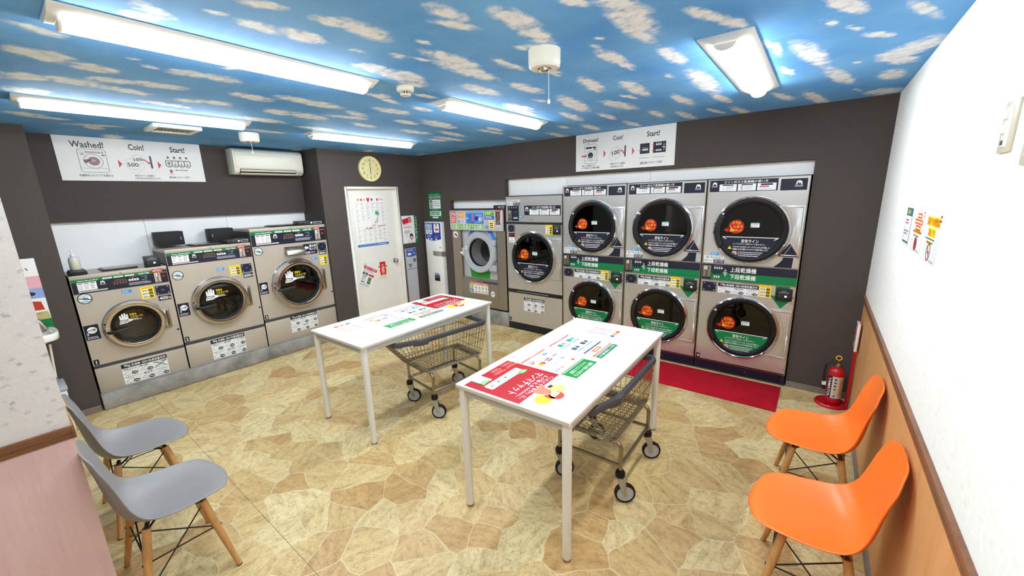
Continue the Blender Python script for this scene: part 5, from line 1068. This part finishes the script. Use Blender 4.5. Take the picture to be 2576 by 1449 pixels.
o = D.build('hanging_card', None, (-.0360, -1.252, .672), ux, uy); tag(o, 'white and red card hanging crooked on the door', 'sign')
b = MB(); b.tube([(-.030 + .004 * math.sin(k), -1.110 + .017 * math.cos(k * PI / 6), .932 + .017 * math.sin(k * PI / 6)) for k in range(12)], .0022, M['chrome'], 6, True); rg = b.build('hook_ring'); rg.parent = o
D = Decal(); w, h = .176, .252; D.base(0, 0, w, h, .004, M['cream']); D.rect(.012, .185, .034, .202, (70, 56, 50)).rect(.142, .185, .164, .202, (70, 56, 50)).disc(.088, .13, .056, (214, 34, 34), 1, .062).rect(.038, .062, .138, .262, (222, 34, 34), 2).disc(.088, .212, .014, WHITE, 3).disc(.088, .212, .008, (222, 34, 34), 4)
D.vtext('調整中', .064, .090, .112, .192, WHITE, True, 4).greek(.06, .068, .116, .080, 1, WHITE, 3).greek(.02, .02, .15, .036, 2, (170, 150, 130))
o = D.build('hanging_card', None, (-.0350, -.905, .672), **LW); tag(o, 'ivory card with a red tag below the door knob', 'sign')
# prepaid card poster, call centre sign
D = Decal(); w, h = .297, .424; D.base(0, 0, w, h, .001, M['paper']); D.rect(.238, 0, w, h, (0, 116, 66)).vtext('プリペイドカード', .250, .05, .286, h - .02, WHITE)
q = lambda x, y: (.03 + x * .98 - y * .25, .27 + x * .22 + y * .98)
D.poly([q(0, 0), q(.17, 0), q(.17, .1), q(0, .1)], (214, 30, 44)).poly([q(0, 0), q(.17, 0), q(.17, .022), q(0, .022)], (244, 232, 236), 2).greek(.05, .285, .12, .295, 1, (250, 200, 200))
for i in range(2):
    for j in range(2): x, y = q(.125 + .024 * i, .045 + .03 * j); D.disc(x, y, .010, WHITE, 2).disc(x, y, .005, (214, 30, 44), 3)
D.greek(.03, .235, .225, .262, 2, (200, 90, 110)).greek(.04, .15, .16, .20, 4, (120, 120, 140)).greek(.04, .09, .11, .145, 4, (180, 180, 195), 2, .3)
D.disc(.165, .100, .034, (44, 34, 36), 1, .050).disc(.165, .092, .022, (240, 206, 186), 2, .030).poly([(.140, .118), (.188, .122), (.182, .096), (.165, .112), (.145, .098)], (44, 34, 36), 3).poly([(.12, 0), (.232, 0), (.225, .035), (.19, .055), (.15, .055), (.125, .03)], (232, 230, 232), 2).poly([(.09, .012), (.106, .07), (.118, .07), (.112, .01)], (240, 206, 186), 2).path([(.155, .080), (.165, .076), (.175, .080)], .0025, (190, 70, 80), 4)
o = D.build('prepaid_card_sign', None, (.0012, -.432, 1.160), **LW); tag(o, 'white prepaid card poster with a green edge beside the door', 'poster')
D = Decal(); w, h = .298, .424; D.base(0, 0, w, h, .001, ink((0, 110, 62))); D.text('ランドリーコールセンター', .022, h - .064, w - .03, h - .040, WHITE).line((.008, h - .075), (w - .008, h - .075), .003, (210, 230, 220)).text('050-1723-0991', .05, h - .108, w - .016, h - .080, (244, 206, 190)).text('☎', .014, h - .110, .046, h - .080, (244, 206, 190)).line((.008, h - .115), (w - .008, h - .115), .002, (180, 220, 200))
D.rrect(.018, .160, w - .026, .296, .006, (238, 244, 240)); 
for i, y in enumerate((.254, .224, .194, .168)): D.rect(.028, y, .092, y + (.032 if i == 0 else .02), (0, 100, 58), 2).greek(.034, y + .004, .086, y + .016, 1, (190, 226, 206), 3); D.greek(.10, y + .002, w - .034, y + .018, 1 if i else 2, (110, 120, 116)) if i < 3 else None
D.greek(.08, .134, .2, .145, 1, (190, 226, 206)).rrect(.02, .050, w - .026, .122, .006, (238, 244, 240))
for x in (.032, .142):
    for y in (.066, .092): D.rect(x, y, x + .10, y + .02, (0, 100, 58), 2).greek(x + .01, y + .004, x + .09, y + .016, 1, (190, 226, 206), 3)
D.rrect(.075, .014, .205, .038, .011, (238, 244, 240)).greek(.10, .02, .18, .032, 1, (0, 110, 62))
o = D.build('call_centre_sign', None, (.152, -.0012, 1.517), **BW); tag(o, 'green laundry call centre sign above the white card machine', 'sign')
# three notices on the white wall
def notice(y0, w, h, z0, fn, label):
    D = Decal(); D.base(0, 0, w, h, .002, M['wplast']); D.frame(.004, .004, w - .004, h - .004, .0012, (206, 204, 196)); fn(D, w, h); o = D.build('wall_notice', None, (W - .0022, y0, z0), **RW); tag(o, label, 'notice', 'notices on the white wall')
def n1(D, w, h):
    D.rect(.012, .012, w - .02, h - .02, (50, 110, 110)).rect(.020, .022, w - .028, h - .060, WHITE, 2).text('お願い', .04, h - .052, w - .06, h - .028, (244, 224, 120), True, 3).greek(.03, h - .105, w - .05, h - .075, 2, (206, 80, 100), 3).greek(.03, h - .16, w - .05, h - .13, 2, (120, 110, 130), 3)
def n2(D, w, h):
    for i, (a, c) in enumerate(((.30, .70), (.12, .84), (.26, .74))): D.rect(w * a, h - .058 - .028 * i, w * c, h - .034 - .028 * i, (226, 96, 40)).greek(w * a + .01, h - .054 - .028 * i, w * c - .01, h - .038 - .028 * i, 1, (255, 236, 190))
    D.rect(w * .2, h - .128, w * .8, h - .112, (246, 190, 50)).greek(w * .1, h - .126, w * .9, h - .114, 1, (190, 80, 40)).greek(w * .2, h - .144, w * .7, h - .134, 1, (120, 100, 110)).disc(w * .5, .038, .028, (150, 60, 50)).ring(w * .5, .038, .032, .006, (170, 40, 56), 3).greek(w * .84, h - .05, w * .95, h - .02, 2, (160, 80, 90)).greek(w * .6, .008, w * .9, .014, 1, (120, 120, 120))
def n3(D, w, h):
    D.rect(w * .06, h - .070, w * .90, h - .030, (255, 222, 20)).text('店内での喫煙は', w * .08, h - .066, w * .88, h - .034, (226, 110, 20)).rect(w * .24, h - .112, w * .72, h - .076, (255, 222, 20)).text('禁止です', w * .27, h - .108, w * .69, h - .080, (226, 130, 10)).greek(w * .14, h - .126, w * .74, h - .116, 1, (110, 100, 110)).rect(w * .24, h - .142, w * .66, h - .130, (220, 200, 50)).greek(w * .26, h - .140, w * .64, h - .132, 1, (90, 90, 60))
    D.ring(w * .48, .042, .036, .006, (176, 40, 60), 3).line((w * .48 - .024, .042 + .024), (w * .48 + .024, .042 - .024), .006, (176, 40, 60), 3).rect(w * .48 - .022, .037, w * .48 + .02, .045, (150, 120, 120), 2).greek(w * .86, h - .05, w * .96, h - .016, 2, (160, 80, 90)).greek(w * .62, .008, w * .92, .014, 1, (120, 120, 120))
notice(-1.252, .206, .210, 1.508, n1, 'narrow notice with a green border, farthest of three on the white wall'); notice(-1.507, .255, .214, 1.504, n2, 'notice with three orange blocks, middle of three on the white wall'); notice(-1.800, .280, .216, 1.498, n3, 'yellow no smoking notice, nearest of three on the white wall')
# poster by the basin
D = Decal(); w, h = .420, .594; D.base(0, 0, w, h, .001, M['paper']); D.text('お願い', .20, h - .105, w - .05, h - .070, (60, 56, 60)).rect(0, h - .245, w, h - .145, (236, 176, 184)).disc(w - .12, h - .17, .05, (246, 206, 200), 2, .03).disc(w - .30, h - .19, .06, (240, 190, 190), 2, .035).ring(w - .16, h - .222, .03, .006, (190, 40, 50), 3).rect(0, h - .330, w, h - .245, (150, 170, 214)).disc(w - .10, h - .29, .055, (44, 50, 66), 2, .02).disc(w - .19, h - .275, .03, (210, 150, 90), 2, .018).ring(w - .19, h - .30, .03, .006, (190, 40, 50), 3)
D.poly([(w - .16, h - .43), (w - .02, h - .43), (w - .03, h - .36), (w - .08, h - .35), (w - .15, h - .365)], (196, 62, 36), 2).poly([(w - .2, h - .51), (w - .0, h - .51), (w - .01, h - .445), (w - .19, h - .445)], (196, 186, 120), 2).line((w - .17, h - .49), (w - .04, h - .455), .004, (120, 120, 70), 3).rect(0, 0, w, .084, (0, 124, 60)).disc(w - .16, .09, .03, (236, 190, 150), 2)
o = D.build('rules_sign', None, (.0012, -4.522, .848), **LW); tag(o, 'tall coloured poster on the dark wall above the hand basin', 'poster')

# ------------------------------------------------------------------ card machines
t = thing('card_machine', 'tall white prepaid card machine with a blue top in the corner', 'card machine', (.102, -.002, 0)); w, h, dp = .375, 1.478, .068
b = MB(); b.box(0, -dp, .02, w, 0, h, M['wplast']); b.box(.01, -dp + .01, 0, w - .01, 0, .02, M['blackm']); b.build('cabinet', t, bevel=.003)
b = MB(); b.box(.004, -dp - .005, .484, w - .004, -dp, h - .004, M['wplast']); f = b.build('door', t, bevel=.002)
D = Decal(); n = 10; D.poly([(.012, h - .016), (.012, 1.215)] + [(.012 + .351 * k / n, 1.215 - .030 * math.sin(PI * k / n)) for k in range(n + 1)] + [(.363, h - .016)], (36, 66, 160))
for x in (.024, .102): D.rrect(x, 1.285, x + .068, h - .030, .018, WHITE, 2).rect(x + .012, 1.345, x + .056, 1.410, (60, 140, 214), 3).rect(x + .014, 1.31, x + .054, 1.325, (90, 110, 140), 3).disc(x + .034, 1.43, .013, (34, 36, 44), 3).greek(x + .024, 1.355, x + .044, 1.40, 3, WHITE, 4)
D.rrect(.212, 1.315, .332, h - .028, .018, WHITE, 2).disc(.272, 1.432, .015, (34, 36, 44), 3).rect(.244, 1.345, .312, 1.378, (214, 84, 56), 3).greek(.235, 1.392, .31, 1.412, 2, (190, 140, 120), 3).greek(.05, 1.235, .16, 1.275, 3, (170, 196, 236)).rect(.214, 1.232, .286, 1.246, (40, 160, 110), 2).poly([(.232, 1.195), (.276, 1.195), (.268, 1.222), (.240, 1.222)], WHITE, 2).greek(.22, 1.25, .30, 1.262, 1, (230, 120, 120)).poly([(.06, 1.205), (.09, 1.2), (.095, 1.222), (.07, 1.225)], WHITE, 2).rect(.12, 1.2, .165, 1.222, (226, 236, 246), 2)
D.build('blue_panel', f, (0, -dp - .0053, 0))
b = MB(); b.box(.165, -dp - .012, .950, .385, -dp - .004, 1.022, M['fork']); b.box(.370, -dp - .012, .950, .386, .0, 1.022, M['fork']); b.build('lock_bar', t, bevel=.002)
b = MB(); b.lathe([(0, .006), (.008, .006), (.010, 0)], M['zinc'], (.335, -dp - .005, 1.085), 'y', 16); b.build('lock', f)
D = Decal(); D.rect(0, 0, .122, .098, (40, 40, 46)).rect(.012, .052, .110, .088, (86, 92, 100), 2).rect(.012, .012, .11, .048, (14, 14, 16), 2).rrect(.006, .104, .108, .126, .006, (50, 100, 190)).greek(.02, .11, .09, .12, 1, (210, 226, 246)); D.build('card_tray', f, (.158, -dp - .0053, .542))
t = thing('card_reader_post', 'slim grey card terminal with a blue top beside the door', 'card machine', (.002, -.425, 0), PI / 2); w, h, dp = .198, 1.082, .030
b = MB(); b.box(0, -dp, 0, w, 0, h, M['silver']); b.build('cabinet', t, bevel=.002)
D = Decal(); n = 8; D.poly([(.006, h - .006), (.006, .962)] + [(.006 + .186 * k / n, .962 - .012 * math.sin(PI * k / n)) for k in range(n + 1)] + [(.192, h - .006)], (56, 84, 168)); D.greek(.03, 1.04, .17, 1.062, 2, (210, 222, 246)).rect(.03, .975, .10, 1.012, (222, 230, 240), 2).greek(.13, .99, .17, 1.015, 2, (200, 214, 244)); D.rect(0, .752, w, .762, (120, 122, 130)).rect(.115, .905, .185, .916, (40, 42, 48)).rect(.13, .865, .178, .9, (84, 88, 98)).greek(.12, .848, .18, .858, 1, (200, 120, 110)).rect(.03, .825, .10, .836, (40, 42, 48)).rect(.045, .785, .09, .82, (110, 114, 122)); D.build('blue_panel', t, (0, -dp - .0004, 0))

# ------------------------------------------------------------------ small things
b = MB(); b.box(2.60, -.60, .001, 4.962, -.075, .009, M['carpet']); tag(b.build('entrance_mat', bevel=.002), 'long red carpet mat in front of the stacked dryers', 'mat')
# boxes standing at the back of washer 2
for i, (y0, mk, lb) in enumerate(((-3.255, .205, 'black box on washer 2, next to the washer 1 side'), (-2.790, .012, 'black box on washer 2, next to the washer 3 side'))):
    t = thing('black_box', lb, 'box', (-.31, y0, 1.4225), PI / 2, 'black boxes on top of washer 2'); b = MB(); b.box(0, 0, 0, .225, .17, .142, M['blackm']); b.build('body', t, bevel=.004)
    b = MB(); b.box(mk - (.01 if i == 0 else 0), -.004, .055, mk + .006 - (.01 if i == 0 else 0), 0, .085, M['gplast']); b.build('latch', t)
t = thing('soap_tray', 'black tray holding the soap bottle on washer 1', 'tray', (-.115, -3.878, 1.2525)); b = MB(); b.prism([(-.055, 0), (.055, 0), (.060, .020), (.048, .048), (-.048, .048), (-.060, .020)], -.055, .055, M['black'], lambda u, v, h: (h, u, v)); b.build('tray', t, bevel=.004)
t = thing('soap_bottle', 'translucent pump bottle in a black tray on washer 1', 'bottle', (-.115, -3.878, 1.3008)); b = MB(); b.lathe([(0, 0), (.034, 0), (.036, .006), (.036, .085), (.030, .105), (.014, .116), (.014, .124)], M['soap'], (0, 0, 0), 'z', 28); b.build('body', t)
b = MB(); b.lathe([(.016, .118), (.016, .136), (.006, .140), (.005, .168), (.010, .170), (.010, .178), (0, .179)], M['wplast'], (0, 0, 0), 'z', 20); b.tube([(0, 0, .172), (.012, -.010, .170)], .004, M['wplast'], 8); b.build('pump', t)
D = Decal(); D.rect(-.012, 0, .010, .022, (226, 220, 120)); D.build('tag', t, (.0366, .012, .03), (0, 1, 0), (0, 0, 1))
# light switches on the white wall
t = thing('light_switch', 'tall ivory switch plate on the white wall', 'light switch', (W, -2.583, 1.957)); b = MB(); b.box(-.006, -.047, -.067, 0, .047, .067, M['switch']); b.build('plate', t, bevel=.002)
b = MB(); b.box(-.008, -.022, -.052, -.005, .028, .052, M['wplast']); b.build('rocker_frame', t, bevel=.001)
for z in (.030, -.006):
    b = MB(); b.box(-.013, .004, z - .011, -.007, .026, z + .011, M['cream']); b.build('rocker', t, bevel=.002)
b = MB(); b.box(-.010, .004, -.046, -.007, .018, -.034, M['dgrey']); b.build('indicator', t, bevel=.001)
t = thing('light_switch', 'ivory switch plate at the edge of view below the tall one', 'light switch', (W, -2.772, 1.892)); b = MB(); b.box(-.006, -.047, -.040, 0, .047, .060, M['switch']); b.build('plate', t, bevel=.002); b = MB(); b.box(-.010, -.015, -.02, -.005, .015, .02, M['cream']); b.build('rocker', t, bevel=.002)

# fire extinguisher on its stand
t = thing('extinguisher_stand', 'red fire extinguisher stand with a tall sign plate in the corner', 'stand', (5.325, -.175, 0)); b = MB()
b.lathe([(0, .012), (.088, .012), (.096, .018), (.104, .024), (.112, .016), (.114, 0), (0, 0)], M['red'], (0, 0, 0), 'z', 48); b.prism([(0, -.06), (.112, -.06), (.112, .06), (0, .06)], 0, .010, M['red']); b.build('base', t)
b = MB(); b.box(.096, -.055, .008, .108, -.045, .52, M['red']); b.box(.096, .045, .008, .108, .055, .52, M['red']); b.box(.096, -.055, .505, .108, .055, .52, M['red']); b.build('post', t, bevel=.002)
b = MB(); b.box(.088, -.060, .515, .106, .060, .745, M['wplast']); o = b.build('sign_plate', t, bevel=.003); D = Decal(); D.rect(.012, .008, .108, .222, (204, 30, 40)).vtext('消火器', .03, .02, .09, .21, WHITE, True, 2); D.build('sign_print', o, (.0876, .060, .515), (0, -1, 0), (0, 0, 1))
t = thing('fire_extinguisher', 'red fire extinguisher with a printed label and yellow pin', 'fire extinguisher', (5.335, -.170, .0125), math.radians(4)); t.scale = (.82, .82, .82); b = MB()
b.lathe([(0, 0), (.058, 0), (.064, .008), (.066, .03), (.066, .335), (.060, .370), (.040, .392), (.022, .398), (.022, .402)], M['red'], (0, 0, 0), 'z', 48); b.build('cylinder', t)
b = MB(); b.lathe([(.024, .398), (.026, .402), (.026, .424), (.020, .428), (.018, .448), (0, .45)], M['zinc'], (0, 0, 0), 'z', 24); b.lathe([(0, .030), (.014, .028), (.016, .012)], M['chrome'], (0, 0, .432), 'y', 20); b.build('valve', t)
b = MB(); b.box(-.012, -.03, .446, .012, .10, .452, M['black']); b.box(-.012, -.02, .462, .012, .115, .468, M['black']); b.tube([(0, -.028, .45), (0, -.03, .466)], .006, M['wplast'], 8); b.build('lever', t, bevel=.002)
b = MB(); b.tube([(.0 + .022 * math.cos(k * PI / 8), -.012, .500 + .022 * math.sin(k * PI / 8)) for k in range(16)], .0065, M['yplast'], 10, True); b.tube([(0, -.012, .478), (0, -.012, .462)], .005, M['yplast'], 8); b.build('safety_pin', t)
b = MB(); b.tube([(-.016, 0, .436), (-.050, .01, .446), (-.088, .012, .42), (-.098, .0, .36), (-.096, -.006, .24), (-.092, -.004, .17)], [.010] * 6, M['black'], 12); b.tube([(-.092, -.004, .20), (-.090, -.004, .14)], [.012, .016], M['black'], 12); b.box(-.106, -.018, .185, -.074, .012, .222, M['wplast']); b.build('hose', t)
# label wrapped on the cylinder
D = Decal()
def strip(x0, y0, x1, y1, c, L):
    n = max(1, int((x1 - x0) / .006))
    for k in range(n): D.rect(x0 + (x1 - x0) * k / n, y0, x0 + (x1 - x0) * (k + 1) / n, y1, c, L)
strip(-.075, 0, .135, .235, (206, 198, 184), 1); strip(-.075, 0, -.032, .235, (36, 28, 34), 2); strip(.03, .03, .12, .215, (206, 164, 124), 2)
D.rect(.035, .12, .075, .126, (60, 40, 36), 3).greek(.04, .14, .115, .21, 5, (150, 96, 70), 3, .4).greek(.04, .04, .115, .11, 5, (170, 120, 90), 3, .4)
for i, c in enumerate(((60, 60, 70), (70, 70, 74), (60, 60, 66), (150, 60, 60), (200, 170, 60), (70, 90, 120))): D.disc(-.005, .205 - .036 * i, .010, c, 5)
D.text('YAMATO', -.152, .108, .045, .134, WHITE, True, 8, False, -PI / 2).text('10', -.064, .012, -.046, .03, WHITE, True, 6)
for i, (x, y, z) in enumerate(D.b.v): a = -PI / 2 + x / .0662; r = .0664 + z; D.b.v[i] = (r * math.cos(a), r * math.sin(a), .075 + y)
me = D.b; lo = me
o = bpy.data.objects.new('printed_label', bpy.data.meshes.new('printed_label')); o.data.from_pydata(me.v, [], me.f); [o.data.materials.append(m) for m in me.mats]; o.data.polygons.foreach_set('material_index', me.mi); C.objects.link(o); o.parent = t

# hand basin, waste bin
t = thing('hand_basin', 'small white hand basin on the dark wall, half behind the partition', 'basin', (.003, -4.305, .745)); b = MB(); cer = M['spring']
def oval(rx, ry, z, cx, n=28): return [(cx + rx * math.copysign(abs(math.cos(2 * PI * k / n)) ** .55, math.cos(2 * PI * k / n)), ry * math.copysign(abs(math.sin(2 * PI * k / n)) ** .55, math.sin(2 * PI * k / n)), z) for k in range(n)]
rings = [oval(.06, .08, .0, .14), oval(.13, .15, .04, .18), oval(.185, .200, .062, .195), oval(.195, .208, .070, .20), oval(.197, .210, .116, .20), oval(.190, .203, .124, .20), oval(.155, .170, .116, .21), oval(.12, .13, .06, .21), oval(.03, .03, .04, .20)]
n = 28; b.add([p for r in rings for p in r], [(i * n + k, i * n + (k + 1) % n, (i + 1) * n + (k + 1) % n, (i + 1) * n + k) for i in range(len(rings) - 1) for k in range(n)] + [list(range(n)), [8 * n + k for k in range(n)]], cer, True); b.build('bowl', t, ang=1.0)
b = MB(); b.tube([(.05, .08, .12), (.05, .08, .21), (.075, .08, .235), (.14, .075, .215), (.16, .072, .195)], .011, M['chrome'], 10); b.lathe([(.02, 0), (.02, .01), (.012, .014)], M['chrome'], (.05, .08, .118), 'z', 16); b.build('tap', t); b = MB(); b.tube([(.10, .150, .118), (.10, .120, .20), (.10, .095, .235)], [.022, .018, .012], M['zinc'], 14); b.build('soap_pump', t)
b = MB(); b.tube([(.20, .145, .01), (.205, .135, -.12), (.21, .125, -.26), (.205, .118, -.29)], .008, M['cream'], 10); b.tube([(.20, .118, -.265), (.205, .116, -.31)], .018, M['chrome'], 12); b.tube([(.16, 0, .0), (.16, 0, -.25), (.08, 0, -.3), (0, 0, -.3)], .016, M['chrome'], 12); b.build('pipe', t)
t = thing('waste_bin', 'white rectangular bin under the hand basin', 'bin', (.19, -4.30, 0)); b = MB(); q0, q1 = [(-.12, -.14), (.12, -.14), (.12, .14), (-.12, .14)], [(-.135, -.155), (.135, -.155), (.135, .155), (-.135, .155)]
b.add([(x, y, 0) for x, y in q0] + [(x, y, .375) for x, y in q1], [(3, 2, 1, 0), (4, 5, 6, 7)] + [(i, (i + 1) % 4, 4 + (i + 1) % 4, 4 + i) for i in range(4)], M['wplast']); b.build('body', t, bevel=.010); b = MB(); b.box(-.142, -.162, .376, .142, .162, .412, M['gplast']); b.build('lid', t, bevel=.010)

# ------------------------------------------------------------------ camera
cam = bpy.data.cameras.new('camera'); co = bpy.data.objects.new('camera', cam); C.objects.link(co)
R_, U_, F_ = (Vector(v) for v in ((.79523456, .6056113, -.02892998), (-.11241609, .19416679, .97450597), (-.59578907, .77170863, -.2224886)))
co.matrix_world = Matrix(((R_.x, U_.x, -F_.x, 5.06705), (R_.y, U_.y, -F_.y, -4.28035), (R_.z, U_.z, -F_.z, 1.81080), (0, 0, 0, 1)))
cam.sensor_width = 36.0; cam.sensor_fit = 'HORIZONTAL'; cam.lens = 996.5 / 2576 * 36; cam.clip_start = .02; cam.clip_end = 60
sc = bpy.context.scene; sc.camera = co
wd = bpy.data.worlds.new('world'); sc.world = wd; wd.use_nodes = True
wd.node_tree.nodes['Background'].inputs[0].default_value = (.05, .05, .05, 1)
sc.view_settings.view_transform = 'Standard'; sc.view_settings.look = 'None'; sc.view_settings.gamma = 1; sc.view_settings.use_curve_mapping = False
sc.view_settings.exposure = 1.2
sc.cycles.max_bounces = 10; sc.cycles.diffuse_bounces = 5; sc.cycles.glossy_bounces = 4; sc.cycles.transparent_max_bounces = 12
sc.cycles.caustics_reflective = False; sc.cycles.caustics_refractive = False; sc.cycles.sample_clamp_indirect = 6.0
sc.cycles.use_denoising = True
